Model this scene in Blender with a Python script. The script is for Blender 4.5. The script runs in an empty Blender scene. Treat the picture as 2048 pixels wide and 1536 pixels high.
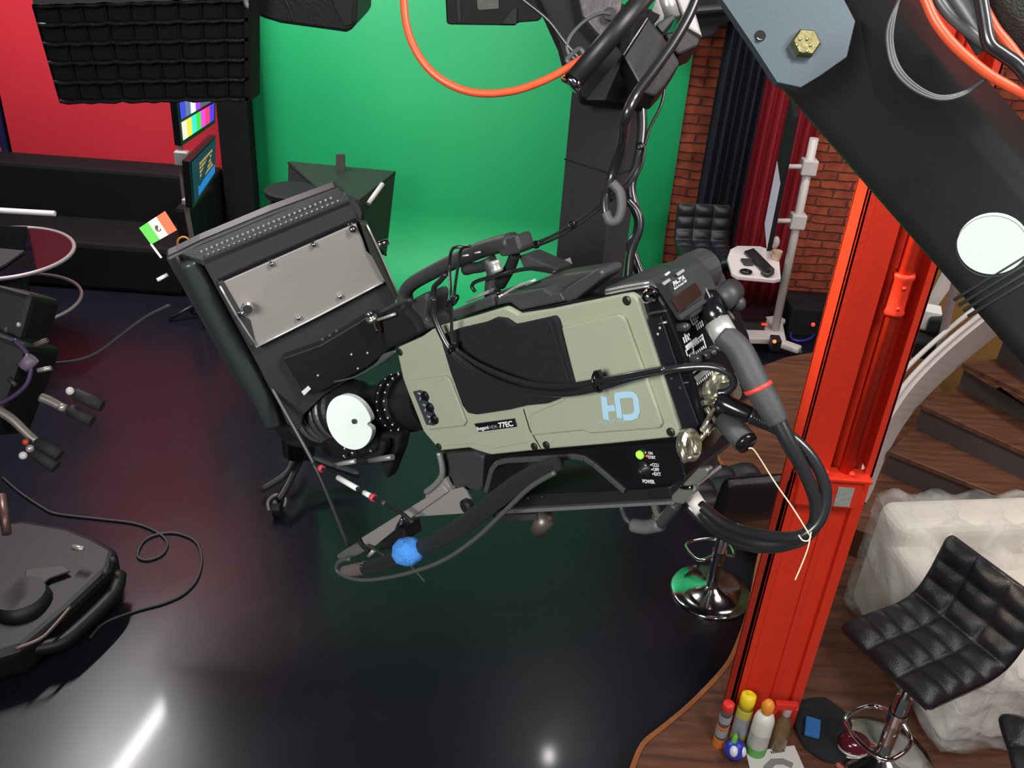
import bpy, bmesh, math, random
from mathutils import Vector as V, Matrix
random.seed(7)
C = bpy.context.scene.collection
sc = bpy.context.scene
# ------------------------------------------------------------------ camera, world, lights, exposure
F = 1870.0; H = 3.3
_d = V((-234, 3182, F)).normalized(); UP = -_d
FW = (V((0, 0, 1)) - _d * _d.z).normalized(); RT = FW.cross(UP)
if RT.x < 0: RT = -RT
def c2w(c): c = V(c); return V((RT.dot(c), FW.dot(c), UP.dot(c)))
CAM = V((0, 0, H))
cd = bpy.data.cameras.new('camera'); cam = bpy.data.objects.new('camera', cd); C.objects.link(cam)
cd.sensor_width = 36; cd.lens = F / 2048 * 36; cd.clip_start = 0.02
rx, uy, bz = c2w((1, 0, 0)), c2w((0, -1, 0)), c2w((0, 0, -1))
cam.matrix_world = Matrix(((rx.x, uy.x, bz.x, CAM.x), (rx.y, uy.y, bz.y, CAM.y), (rx.z, uy.z, bz.z, CAM.z), (0, 0, 0, 1)))
sc.camera = cam
sc.view_settings.view_transform = 'Standard'; sc.view_settings.look = 'None'
sc.view_settings.gamma = 1; sc.view_settings.use_curve_mapping = False
sc.view_settings.exposure = 0.0
w = bpy.data.worlds.new('world'); sc.world = w; w.use_nodes = True
w.node_tree.nodes['Background'].inputs[0].default_value = (0.75, 0.8, 0.9, 1)
w.node_tree.nodes['Background'].inputs[1].default_value = 0.07
def lamp(name, loc, target, size, sy, power, col=(1, 1, 1), spread=180):
    ld = bpy.data.lights.new(name, 'AREA'); ld.shape = 'RECTANGLE'; ld.size = size; ld.size_y = sy
    ld.energy = power; ld.color = col; ld.spread = math.radians(spread)
    o = bpy.data.objects.new(name, ld); C.objects.link(o); o.location = loc
    d = V(target) - V(loc)
    o.rotation_euler = d.to_track_quat('-Z', 'Y').to_euler()
    return o
# ceiling lamps: tube, spot and small warm one (their images in the glossy floor fall where the photograph has them)
l1 = lamp('ceiling_tube_lamp', (-3.42, 5.9, 4.6), (-3.42, 5.9, 0), 0.12, 1.9, 175, (1, .97, .98)); l1.rotation_euler = (0, 0, math.radians(-11))
l2 = lamp('ceiling_spot_lamp', (0.64, 6.2, 4.6), (0.64, 6.0, 0), 0.08, 0.12, 10, (1, .95, .97))
l3 = lamp('small_warm_lamp', (-3.05, 8.2, 4.6), (-3, 7, 0), 0.08, 0.08, 5, (1, .8, .6))
lamp('screen_wash_lamp', (-1.9, 4.9, 4.3), (-1.2, 7.4, 1.3), 1.4, .5, 34, (.95, 1, .98), 140)
lamp('screen_wash_lamp', (1.0, 4.9, 4.3), (0.4, 7.4, 1.4), 1.4, .5, 34, (.95, 1, .98), 140)
lamp('red_wall_lamp', (-4.8, 5.3, 4.4), (-3.8, 7.4, 1.6), 1.0, .5, 19, (1, .96, 1), 140)
lamp('brick_wall_lamp', (2.9, 4.9, 4.4), (2.2, 7.4, 1.0), .8, .5, 22, (1, .9, .86), 140)
lamp('mezzanine_lamp', (-1.3, -1.6, 4.1), (0.3, 0.9, 2.8), 1.2, 0.9, 105, (.97, 1, .96))
lamp('overhead_lamp', (0.9, 0.1, 4.9), (0.5, 0.7, 2.9), 0.3, 0.3, 28, (1, 1, 1))
lamp('column_fill_lamp', (-2.6, 2.6, 4.6), (1.0, 2.72, 2.35), .25, .25, 6, (1, .8, .5), 20)  # added narrow warm fill, only there to brighten the column's left side
lamp('mezzanine_lamp', (1.9, -0.3, 4.9), (1.5, 2.9, 0.8), 1.0, 1.0, 62, (1, .95, .93), 150)
lamp('stair_lamp', (3.6, 2.6, 4.4), (2.2, 3.8, 0.4), .8, .8, 45, (1, .92, .87), 150)

# ------------------------------------------------------------------ pixel -> place helpers
def ray(px, py): return c2w(((px - 1024) / F, (py - 768) / F, 1))
def P(px, py, z): return CAM + ray(px, py) * z
def PZ(px, py, Z):
    v = ray(px, py); return CAM + v * ((Z - H) / v.z)
def PY(px, py, Y):
    v = ray(px, py); return CAM + v * (Y / v.y)
def PL(px, py, p0, n):
    v = ray(px, py); n = V(n); return CAM + v * ((V(p0) - CAM).dot(n) / v.dot(n))

# ------------------------------------------------------------------ materials
MT = {}
def mat(name, col, rough=.5, metal=0, spec=.5, bump=0, bscale=60, var=0, vscale=6, coat=0, emis=None, es=0, alpha=1, trans=0, sheen=0):
    if name in MT: return MT[name]
    m = bpy.data.materials.new(name); m.use_nodes = True; nt = m.node_tree; b = nt.nodes['Principled BSDF']
    b.inputs['Base Color'].default_value = (*col, 1); b.inputs['Roughness'].default_value = rough
    b.inputs['Metallic'].default_value = metal; b.inputs['Specular IOR Level'].default_value = spec
    b.inputs['Coat Weight'].default_value = coat; b.inputs['Coat Roughness'].default_value = .08
    b.inputs['Alpha'].default_value = alpha; b.inputs['Transmission Weight'].default_value = trans
    b.inputs['Sheen Weight'].default_value = sheen
    if emis: b.inputs['Emission Color'].default_value = (*emis, 1); b.inputs['Emission Strength'].default_value = es
    tc = nt.nodes.new('ShaderNodeTexCoord')
    if var:
        n = nt.nodes.new('ShaderNodeTexNoise'); n.inputs['Scale'].default_value = vscale; n.inputs['Detail'].default_value = 5
        nt.links.new(tc.outputs['Object'], n.inputs['Vector'])
        mx = nt.nodes.new('ShaderNodeMix'); mx.data_type = 'RGBA'
        mx.inputs['A'].default_value = tuple(max(0, c * (1 - var)) for c in col) + (1,)
        mx.inputs['B'].default_value = tuple(min(1, c * (1 + var)) for c in col) + (1,)
        nt.links.new(n.outputs['Fac'], mx.inputs['Factor']); nt.links.new(mx.outputs['Result'], b.inputs['Base Color'])
    if bump:
        n = nt.nodes.new('ShaderNodeTexNoise'); n.inputs['Scale'].default_value = bscale; n.inputs['Detail'].default_value = 4
        nt.links.new(tc.outputs['Object'], n.inputs['Vector'])
        bp = nt.nodes.new('ShaderNodeBump'); bp.inputs['Strength'].default_value = bump; bp.inputs['Distance'].default_value = .01
        nt.links.new(n.outputs['Fac'], bp.inputs['Height']); nt.links.new(bp.outputs['Normal'], b.inputs['Normal'])
    MT[name] = m; return m
def nodes(m): return m.node_tree, m.node_tree.nodes['Principled BSDF']

M_black = mat('black_plastic', (.012, .012, .014), .42, bump=.04, bscale=300)
M_blackm = mat('black_matte', (.009, .009, .010), .75, spec=.3)
M_gloss = mat('black_gloss', (.008, .008, .010), .18)
M_grey = mat('dark_grey_plastic', (.038, .038, .041), .5, bump=.04, bscale=400)
M_mon = mat('monitor_grey', (.034, .034, .038), .48, bump=.1, bscale=400)
M_beige = mat('camera_beige_panel', (.36, .37, .27), .5, bump=.12, bscale=500, var=.06, vscale=20)
M_pad = mat('black_fabric_pad', (.026, .025, .030), .95, spec=.12, bump=.6, bscale=900)
M_steel = mat('brushed_steel', (.36, .325, .31), .42, .3, bump=.05, bscale=200, var=.12, vscale=14)
M_alu = mat('pale_aluminium', (.60, .58, .55), .35, .55, bump=.05, bscale=120)
M_chrome = mat('chrome', (.85, .85, .86), .10, 1)
M_nickel = mat('satin_nickel', (.80, .80, .78), .30, .6)
M_brass = mat('yellowish_nickel', (.56, .53, .42), .28, .9)
M_bolt = mat('zinc_bolt', (.20, .18, .075), .35, .8, bump=.05, bscale=120)
M_white = mat('white_paint', (.78, .78, .76), .45)
M_disc = mat('white_disc', (.88, .93, .90), .5)
M_crane = mat('crane_black_paint', (.014, .014, .014), .42, bump=.015, bscale=500, var=.2, vscale=30)
M_plate = mat('blued_steel_plate', (.062, .083, .10), .5, .3, bump=.02, bscale=400)
M_cable = mat('black_cable', (.018, .018, .021), .28, spec=.7, coat=.3)
M_cableg = mat('grey_cable', (.085, .085, .09), .35)
M_orange = mat('orange_cable', (.78, .10, .035), .35)
M_red = mat('red_paint_column', (.72, .036, .012), .5, bump=.15, bscale=60, var=.12, vscale=10)
M_leather = mat('black_leather', (.014, .013, .018), .33, bump=.25, bscale=220)
M_text = mat('white_print', (.80, .80, .80), .6)
M_logo = mat('light_blue_print', (.40, .62, .78), .6)
M_blue = mat('blue_cloth', (.07, .30, .85), .9, bump=.4, bscale=260)
M_whitem = mat('white_metal', (.62, .56, .54), .42, bump=.05, bscale=60, var=.08)
M_rope = mat('pale_string', (.75, .62, .42), .8)
M_knob = mat('black_rubber', (.028, .028, .028), .7, bump=.3, bscale=300)
def led(name, col, s): return mat(name, col, .4, emis=col, es=s)

# ------------------------------------------------------------------ object helpers
WL = {}; LOCAL = set()
def tag(o, label=None, cat=None, group=None, kind=None):
    if label: o['label'] = label
    if cat: o['category'] = cat
    if group: o['group'] = group
    if kind: o['kind'] = kind
    return o
def thing(name, label, cat, loc, rz=0, group=None, local=False, rot=None):
    o = bpy.data.objects.new(name, None); C.objects.link(o); o.location = loc; o.empty_display_size = .05
    o.rotation_euler = rot if rot else (0, 0, rz)
    WL[o.name] = V(loc)
    if local: LOCAL.add(o.name)
    return tag(o, label, cat, group)
def ob(name, bm, m, parent=None, label=None, cat=None, group=None, kind=None, smooth=False, bev=0, seg=2, base=True):
    bmesh.ops.recalc_face_normals(bm, faces=bm.faces)
    me = bpy.data.meshes.new(name)
    loc = V((0, 0, 0)); local = parent is not None and parent.name in LOCAL
    if bm.verts:
        xs = [v.co.x for v in bm.verts]; ys = [v.co.y for v in bm.verts]; zs = [v.co.z for v in bm.verts]
        loc = V(((min(xs) + max(xs)) / 2, (min(ys) + max(ys)) / 2, min(zs)))
        for v in bm.verts: v.co -= loc
    bm.to_mesh(me); bm.free()
    mats = m if isinstance(m, (list, tuple)) else [m]
    for mm in mats: me.materials.append(mm)
    if smooth:
        for p in me.polygons: p.use_smooth = True
    o = bpy.data.objects.new(name, me); C.objects.link(o)
    if parent is not None:
        o.parent = parent
        o.location = loc if local else loc - WL[parent.name]
        WL[o.name] = loc
        if local: LOCAL.add(o.name); o.location = loc - (SUBL.get(parent.name, V((0, 0, 0)))); SUBL[o.name] = loc
    else: o.location = loc; WL[o.name] = loc
    if bev:
        b = o.modifiers.new('bevel', 'BEVEL'); b.width = bev; b.segments = seg; b.limit_method = 'ANGLE'; b.angle_limit = math.radians(35)
        if hasattr(b, 'harden_normals') and smooth: b.harden_normals = False
    return tag(o, label, cat, group, kind)
SUBL = {}
def dup(root, loc, rz, label, group=None):
    def cp(o, par):
        c = o.copy(); C.objects.link(c); c.parent = par
        for ch in [x for x in bpy.data.objects if x.parent == o]: cp(ch, c)
        return c
    r = cp(root, None); r.location = loc; r.rotation_euler = (0, 0, rz); r['label'] = label
    if group: r['group'] = group
    return r
def N(): return bmesh.new()
def prism(pts, vec, bm=None, mi=0):
    bm = bm or N(); vec = V(vec)
    a = [bm.verts.new(p) for p in pts]; b = [bm.verts.new(V(p) + vec) for p in pts]; n = len(a)
    fs = [bm.faces.new(a), bm.faces.new(b[::-1])]
    for i in range(n): fs.append(bm.faces.new((a[i], b[i], b[(i + 1) % n], a[(i + 1) % n])))
    for f in fs: f.material_index = mi
    return bm
def frustum(pa, pb, bm=None, mi=0):
    bm = bm or N(); a = [bm.verts.new(p) for p in pa]; b = [bm.verts.new(p) for p in pb]; n = len(a)
    fs = [bm.faces.new(a), bm.faces.new(b[::-1])]
    for i in range(n): fs.append(bm.faces.new((a[i], b[i], b[(i + 1) % n], a[(i + 1) % n])))
    for f in fs: f.material_index = mi
    return bm
def obox(c, ax, ay, az, hx, hy, hz, bm=None, mi=0):
    c = V(c); ax = V(ax).normalized() * hx; ay = V(ay).normalized() * hy; az = V(az).normalized() * hz
    return prism([c - ax - ay - az, c + ax - ay - az, c + ax + ay - az, c - ax + ay - az], az * 2, bm, mi)
def box(x0, x1, y0, y1, z0, z1, bm=None, mi=0):
    return prism([V((x0, y0, z0)), V((x1, y0, z0)), V((x1, y1, z0)), V((x0, y1, z0))], V((0, 0, z1 - z0)), bm, mi)
def catmull(pts, k=6, closed=False):
    pts = [V(p) for p in pts]
    if len(pts) < 3: return pts
    out = []; n = len(pts)
    rng = range(n) if closed else range(n - 1)
    for i in rng:
        if closed: a, b, c, d = pts[i - 1], pts[i], pts[(i + 1) % n], pts[(i + 2) % n]
        else: a = pts[max(i - 1, 0)]; b = pts[i]; c = pts[i + 1]; d = pts[min(i + 2, n - 1)]
        for j in range(k):
            t = j / k
            out.append(.5 * ((2 * b) + (c - a) * t + (2 * a - 5 * b + 4 * c - d) * t * t + (3 * b - a - 3 * c + d) * t ** 3))
    if not closed: out.append(pts[-1])
    return out
def tube(pts, r, seg=10, k=6, bm=None, closed=False, smooth=True, caps=True, mi=0, sq=1.0):
    """round tube along points; r is a number or a list of radii along the way"""
    bm = bm or N()
    ps = catmull(pts, k, closed) if smooth else [V(p) for p in pts]
    n = len(ps); rings = []; prev = None
    for i, p in enumerate(ps):
        if closed: t = (ps[(i + 1) % n] - ps[i - 1])
        else: t = ps[min(i + 1, n - 1)] - ps[max(i - 1, 0)]
        t = t.normalized() if t.length > 1e-9 else V((0, 0, 1))
        if prev is None:
            u = t.cross(V((0, 0, 1)));
            if u.length < .1: u = t.cross(V((1, 0, 0)))
        else: u = prev - t * prev.dot(t)
        u.normalize(); prev = u; v = t.cross(u)
        rr = r
        if isinstance(r, (list, tuple)):
            f = i / max(n - 1, 1) * (len(r) - 1); j = min(int(f), len(r) - 2); rr = r[j] + (r[j + 1] - r[j]) * (f - j)
        rings.append([bm.verts.new(p + (u * math.cos(2 * math.pi * q / seg) + v * math.sin(2 * math.pi * q / seg) * sq) * rr) for q in range(seg)])
    for i in range(n if closed else n - 1):
        A = rings[i]; B = rings[(i + 1) % n]
        off = 0
        if closed and i == n - 1:
            off = min(range(seg), key=lambda s: (A[0].co - B[s].co).length)
        for q in range(seg):
            f = bm.faces.new((A[q], A[(q + 1) % seg], B[(q + 1 + off) % seg], B[(q + off) % seg])); f.material_index = mi; f.smooth = True
    if caps and not closed:
        for R in (rings[0][::-1], rings[-1]):
            f = bm.faces.new(R); f.material_index = mi
    return bm
def lathe(c, axis, prof, seg=28, bm=None, mi=0):
    """prof: list of (distance along axis, radius)"""
    bm = bm or N(); c = V(c); t = V(axis).normalized(); u = t.cross(V((0, 0, 1)))
    if u.length < .1: u = t.cross(V((1, 0, 0)))
    u.normalize(); v = t.cross(u); rings = []
    for a, r in prof:
        r = max(r, 1e-4); rings.append([bm.verts.new(c + t * a + (u * math.cos(2 * math.pi * q / seg) + v * math.sin(2 * math.pi * q / seg)) * r) for q in range(seg)])
    for A, B in zip(rings, rings[1:]):
        for q in range(seg):
            f = bm.faces.new((A[q], A[(q + 1) % seg], B[(q + 1) % seg], B[q])); f.material_index = mi
    for R in (rings[0][::-1], rings[-1]):
        f = bm.faces.new(R); f.material_index = mi
    return bm
def cyl(a, b, r, seg=20, bm=None, r2=None, mi=0):
    a = V(a); b = V(b); return lathe(a, b - a, [(0, r), ((b - a).length, r if r2 is None else r2)], seg, bm, mi)
def ball(c, r, bm=None, sx=1, sy=1, sz=1, mi=0, u=20, v=12):
    bm = bm or N(); m = Matrix.Translation(V(c)) @ Matrix.Diagonal((sx, sy, sz, 1))
    g = bmesh.ops.create_uvsphere(bm, u_segments=u, v_segments=v, radius=r, matrix=m)
    for vv in g['verts']:
        for f in vv.link_faces: f.material_index = mi
    return bm
def ribbon(pts, width, n, thick, bm=None, closed=False):
    """flat stroke of given width lying in the plane with normal n, raised by thick"""
    bm = bm or N(); pts = [V(p) for p in pts]; n = V(n).normalized(); L_, R_ = [], []
    for i, p in enumerate(pts):
        if closed: t = pts[(i + 1) % len(pts)] - pts[i - 1]
        else: t = pts[min(i + 1, len(pts) - 1)] - pts[max(i - 1, 0)]
        s = t.normalized().cross(n) * width / 2
        L_.append(p + s); R_.append(p - s)
    m = len(pts)
    for i in range(m if closed else m - 1):
        j = (i + 1) % m
        prism([L_[i], L_[j], R_[j], R_[i]], n * thick, bm)
    return bm
def text(s, name, o, ux, uy, size, m, parent=None, width=None, bold=0.0, label=None):
    cu = bpy.data.curves.new(name, 'FONT'); cu.body = s; cu.size = size; cu.extrude = size * .012; cu.offset = bold * size
    t = bpy.data.objects.new('tmp', cu); C.objects.link(t)
    dg = bpy.context.evaluated_depsgraph_get(); me = bpy.data.meshes.new_from_object(t.evaluated_get(dg))
    bpy.data.objects.remove(t); bpy.data.curves.remove(cu)
    bm = N(); bm.from_mesh(me); bpy.data.meshes.remove(me)
    ux = V(ux).normalized(); uy = V(uy).normalized(); nz = ux.cross(uy)
    mw = max((v.co.x for v in bm.verts), default=1); sx = 1 if width is None else width / mw
    for v in bm.verts: v.co = V(o) + ux * v.co.x * sx + uy * v.co.y + nz * v.co.z
    return ob(name, bm, m, parent, label=label)
def shade(o):
    for p in o.data.polygons: p.use_smooth = True
    return o

# ================================================================== THE SETTING
# glossy black studio floor
m = mat('glossy_black_floor', (.009, .009, .016), .16, spec=.30, coat=.12)
nt, b = nodes(m); tc = nt.nodes.new('ShaderNodeTexCoord'); n = nt.nodes.new('ShaderNodeTexNoise'); n.inputs['Scale'].default_value = 2.2; n.inputs['Detail'].default_value = 8
nt.links.new(tc.outputs['Object'], n.inputs['Vector']); mr = nt.nodes.new('ShaderNodeMapRange'); mr.inputs['To Min'].default_value = .20; mr.inputs['To Max'].default_value = .34
nt.links.new(n.outputs['Fac'], mr.inputs['Value']); nt.links.new(mr.outputs['Result'], b.inputs['Roughness'])
M_floor = m
ob('floor', box(-8, 7, -2, 8, -.1, 0), M_floor, kind='structure')
ob('ceiling', box(-8, 7, -2, 8, 5.3, 5.4), mat('ceiling_dark', (.018, .018, .024), .9), kind='structure')
# brick
mb = mat('old_red_brick', (.3, .06, .03), .85); nt, b = nodes(mb)
tc = nt.nodes.new('ShaderNodeTexCoord'); mp = nt.nodes.new('ShaderNodeMapping'); mp.inputs['Rotation'].default_value = (math.radians(90), 0, 0)
nt.links.new(tc.outputs['Object'], mp.inputs['Vector'])
nz = nt.nodes.new('ShaderNodeTexNoise'); nz.inputs['Scale'].default_value = 5; nz.inputs['Detail'].default_value = 4; nt.links.new(tc.outputs['Object'], nz.inputs['Vector'])
vm = nt.nodes.new('ShaderNodeVectorMath'); vm.operation = 'MULTIPLY_ADD'; vm.inputs[1].default_value = (.05, .05, .05)
nt.links.new(nz.outputs['Color'], vm.inputs[0]); nt.links.new(mp.outputs['Vector'], vm.inputs[2])
bt = nt.nodes.new('ShaderNodeTexBrick'); bt.inputs['Scale'].default_value = 1; bt.inputs['Brick Width'].default_value = .27; bt.inputs['Row Height'].default_value = .075
bt.inputs['Mortar Size'].default_value = .010; bt.inputs['Mortar Smooth'].default_value = .6; bt.inputs['Bias'].default_value = -.1
bt.inputs['Color1'].default_value = (.52, .11, .045, 1); bt.inputs['Color2'].default_value = (.34, .06, .030, 1); bt.inputs['Mortar'].default_value = (.20, .06, .04, 1)
nt.links.new(vm.outputs['Vector'], bt.inputs['Vector'])
n2 = nt.nodes.new('ShaderNodeTexNoise'); n2.inputs['Scale'].default_value = 14; n2.inputs['Detail'].default_value = 6; nt.links.new(tc.outputs['Object'], n2.inputs['Vector'])
mx = nt.nodes.new('ShaderNodeMix'); mx.data_type = 'RGBA'; mx.blend_type = 'MULTIPLY'; mx.inputs['Factor'].default_value = .7
nt.links.new(bt.outputs['Color'], mx.inputs['A']); cr = nt.nodes.new('ShaderNodeValToRGB'); cr.color_ramp.elements[0].position = .3; cr.color_ramp.elements[1].position = .62
cr.color_ramp.elements[0].color = (.35, .3, .3, 1); cr.color_ramp.elements[1].color = (1.0, 1.0, 1.0, 1)
nt.links.new(n2.outputs['Fac'], cr.inputs['Fac']); nt.links.new(cr.outputs['Color'], mx.inputs['B']); nt.links.new(mx.outputs['Result'], b.inputs['Base Color'])
bp = nt.nodes.new('ShaderNodeBump'); bp.inputs['Strength'].default_value = .8; bp.inputs['Distance'].default_value = .03
inv = nt.nodes.new('ShaderNodeMath'); inv.operation = 'SUBTRACT'; inv.inputs[0].default_value = 1; nt.links.new(bt.outputs['Fac'], inv.inputs[1])
nt.links.new(inv.outputs[0], bp.inputs['Height']); nt.links.new(bp.outputs['Normal'], b.inputs['Normal'])
ob('wall_back', box(-7, 6.5, 7.62, 7.8, 0, 5.3), mb, kind='structure')
M_redwall = mat('red_painted_wall', (.56, .020, .035), .6, bump=.05, bscale=80, var=.05)
ob('wall_red', box(-4.27, -2.40, 7.5, 7.6, 0, 4.5), M_redwall, kind='structure')
ob('wall_left', box(-8, -7.8, -2, 8, 0, 5.3), mat('dark_wall', (.03, .03, .035), .8), kind='structure')
ob('wall_right', box(6.5, 6.7, -2, 8, 0, 5.3), mb, kind='structure')
ob('trim_1', box(-2.46, -2.22, 7.3, 7.6, 0, 4.5), mat('black_flat', (.006, .006, .007), .8, spec=.2), kind='structure')
# blue drape at far left
def drape(name, x0, x1, y, z0, z1, m, amp=.05, folds=9, **k):
    bm = N(); n = folds * 8; rows = 10; g = []
    for j in range(rows + 1):
        z = z0 + (z1 - z0) * j / rows; row = []
        for i in range(n + 1):
            t = i / n; ph = t * folds * 2 * math.pi
            row.append(bm.verts.new((x0 + (x1 - x0) * t, y + amp * math.sin(ph + .6 * math.sin(j * .5)) + amp * .4 * math.sin(ph * .37 + 1), z)))
        g.append(row)
    for j in range(rows):
        for i in range(n): bm.faces.new((g[j][i], g[j][i + 1], g[j + 1][i + 1], g[j + 1][i]))
    bmesh.ops.solidify(bm, geom=bm.faces[:], thickness=.006)
    return ob(name, bm, m, smooth=True, **k)
drape('curtain', -5.6, -4.32, 7.56, .02, 4.4, mat('deep_blue_drape', (.02, .012, .11), .9), label='dark blue drape left of the red wall', cat='curtain')
# green chroma screen: wall, cove and floor strip in one sheet
mg = mat('chroma_green', (.008, .35, .115), .62, bump=.04, bscale=30, var=.05, vscale=1.2)
bm = N(); prof = [(7.45, 4.4), (7.45, .55)]
for i in range(1, 11):
    a = math.pi / 2 * i / 10; prof.append((7.45 - .5 * (1 - math.cos(a)), .55 - .535 * math.sin(a)))
prof += [(6.35, .015)]
for x in (-2.22, 1.18): pass
a = [bm.verts.new((-2.22, y, z)) for y, z in prof]; b_ = [bm.verts.new((1.19, y, z)) for y, z in prof]
for i in range(len(prof) - 1): bm.faces.new((a[i], b_[i], b_[i + 1], a[i + 1]))
bmesh.ops.recalc_face_normals(bm, faces=bm.faces)
bmesh.ops.solidify(bm, geom=bm.faces[:], thickness=-.012)
ob('wall_green_screen', bm, mg, kind='structure', smooth=True)

# ---- wood platform, landing, stairs
mw = mat('dark_wood_boards', (.12, .045, .022), .38); nt, b = nodes(mw)
tc = nt.nodes.new('ShaderNodeTexCoord'); mp = nt.nodes.new('ShaderNodeMapping'); mp.inputs['Rotation'].default_value = (0, 0, math.radians(24)); mp.inputs['Scale'].default_value = (1.2, 14, 1)
nt.links.new(tc.outputs['Object'], mp.inputs['Vector']); n = nt.nodes.new('ShaderNodeTexNoise'); n.inputs['Scale'].default_value = 2; n.inputs['Detail'].default_value = 8; n.inputs['Roughness'].default_value = .65
nt.links.new(mp.outputs['Vector'], n.inputs['Vector']); cr = nt.nodes.new('ShaderNodeValToRGB'); cr.color_ramp.elements[0].position = .32; cr.color_ramp.elements[1].position = .7
cr.color_ramp.elements[0].color = (.065, .028, .018, 1); cr.color_ramp.elements[1].color = (.19, .075, .040, 1)
nt.links.new(n.outputs['Fac'], cr.inputs['Fac']); nt.links.new(cr.outputs['Color'], b.inputs['Base Color'])
mw2 = mat('orange_wood_edge', (.30, .10, .03), .45, var=.3, vscale=12)
edge = [PZ(x, y, .17) for x, y in ((1262, 1545), (1285, 1490), (1330, 1452), (1385, 1405), (1450, 1335), (1478, 1280), (1500, 1210), (1515, 1130), (1530, 1070))]
edge = catmull(edge, 4)
poly = edge + [V((1.95, 4.6, .17)), V((5.5, 4.6, .17)), V((5.5, 1.2, .17)), V((.3, 1.2, .17))]
pl = ob('trim_2', prism([p - V((0, 0, .17)) for p in poly], V((0, 0, .17))), mw, kind='structure')
bm = ribbon([p + V((0, 0, .002)) for p in edge], .02, (0, 0, 1), .004)
ob('trim_3', bm, mw2, kind='structure')
land = [PZ(x, y, .34) for x, y in ((1425, 900), (1490, 1000), (1548, 1006))] + [V((2.0, 3.75, .34)), V((2.25, 4.15, .34)), V((2.75, 4.95, .34)), V((2.9, 5.9, .34))] + [PZ(x, y, .34) for x, y in ((1650, 700), (1570, 715), (1490, 745), (1430, 810))]
ob('trim_4', prism([p - V((0, 0, .34)) for p in land], V((0, 0, .34))), mw, kind='structure')
ob('trim_5', ribbon([PZ(x, y, .342) for x, y in ((1425, 900), (1490, 1000), (1552, 1006))], .02, (0, 0, 1), .004), mw2, kind='structure')
# stairs
st = thing('staircase', 'wooden staircase with white steel stringer rising behind the red column', 'stairs', V((2.3, 4.2, .17)))
M_riser = mat('dark_riser', (.075, .060, .062), .6, bump=.1)
noses = [((1778, 902), (2007, 993), .51), ((1840, 808), (2048, 902), .68), ((1925, 726), (2048, 785), .85), ((2000, 668), (2048, 700), 1.02), ((2050, 620), (2090, 640), 1.19)]
A = []
for (a, b2, z) in noses:
    p = PZ(*a, z); q = PZ(*b2, z); d = (q - p); d.z = 0; d.normalize(); A.append((p, p + d * 1.5))
for i, (p, q) in enumerate(A[:-1]):
    p2, q2 = A[i + 1]; z = noses[i][2]
    back = [V((p2.x, p2.y, z)), V((q2.x, q2.y, z))]
    off = (back[0] - p).normalized() * .05
    bm = prism([p, q, back[1] + off, back[0] + off], V((0, 0, -.03))); ob('tread', bm, mw, st, bev=.004)
    dn = (back[0] - p).normalized() * .03; f0 = V((p.x, p.y, z - .03)) + dn; f1 = V((q.x, q.y, z - .03)) + dn
    ob('riser', prism([f0, f1, f1 + dn * .7, f0 + dn * .7], V((0, 0, -.14))), M_riser, st)
# white stringer: a channel that curves up along the left ends of the treads
top = [(1722, 1000, .42), (1733, 950, .50), (1752, 895, .60), (1784, 835, .72), (1828, 772, .86), (1890, 708, 1.0), (1965, 645, 1.16), (2040, 590, 1.32)]
bot = [(1738, 1008, .30), (1757, 950, .38), (1782, 895, .47), (1815, 840, .57), (1862, 785, .69), (1925, 727, .82), (1992, 672, .96), (2070, 615, 1.1)]
tp = catmull([PZ(x, y, z) for x, y, z in top], 4); bt_ = [V((p.x, p.y, p.z)) for p in catmull([PZ(x, y, z) for x, y, z in bot], 4)]
bm = N(); rows = []
for p, q in zip(tp, bt_):
    t = V((-.8, .6, 0)) * .012
    rows.append([bm.verts.new(p), bm.verts.new(q), bm.verts.new(q + t * 2), bm.verts.new(p + t * 2)])
for r0, r1 in zip(rows, rows[1:]):
    for i in range(4): bm.faces.new((r0[i], r0[(i + 1) % 4], r1[(i + 1) % 4], r1[i]))
bm.faces.new(rows[0]); bm.faces.new(rows[-1][::-1])
sg = ob('stringer', bm, M_whitem, st, smooth=False)
ob('flange', tube([p + V((-.03, .02, .015)) for p in tp], .016, 8, 2), M_whitem, st)
ob('flange', tube([p + V((-.085, .05, .0)) for p in tp], .014, 8, 2), M_whitem, st)
ob('handrail_post', cyl(PY(1868, 748, 4.72), PY(1912, 560, 4.72), .022, 12), mat('greyish_post', (.25, .19, .19), .5), st)
ob('stringer', prism([PY(1829, 668, 5.2), PY(1898, 536, 5.2), PY(1918, 552, 5.2), PY(1848, 650, 5.2)], V((0, .05, 0))), M_whitem, st)
ob('wall_ochre', prism([V((2.7, 5.7, 0)), V((4.4, 5.2, 0)), V((4.4, 5.3, 0)), V((2.7, 5.8, 0))], V((0, 0, 1.75))), mat('ochre_plaster', (.26, .13, .03), .8, bump=.2, var=.2), kind='structure')
# things behind the column
ob('box', obox(PY(1848, 632, 5.1), (1, -.3, 0), (.3, 1, 0), (0, 0, 1), .085, .06, .06), M_white, label='small white box behind the red column beside the stair post', cat='box', bev=.006)
b3 = thing('camera_case', 'black equipment bag lying behind the red column near the stairs', 'bag', PY(1860, 700, 5.0))
ob('body', obox(PY(1850, 690, 5.0), (1, -.3, 0), (.3, 1, 0), (0, 0, 1), .12, .09, .06), M_blackm, b3, bev=.02)
ob('pouch', obox(PY(1872, 648, 5.02), (1, -.6, .3), (.3, 1, 0), (0, 0, 1), .05, .04, .05), M_black, b3, bev=.015)

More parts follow.
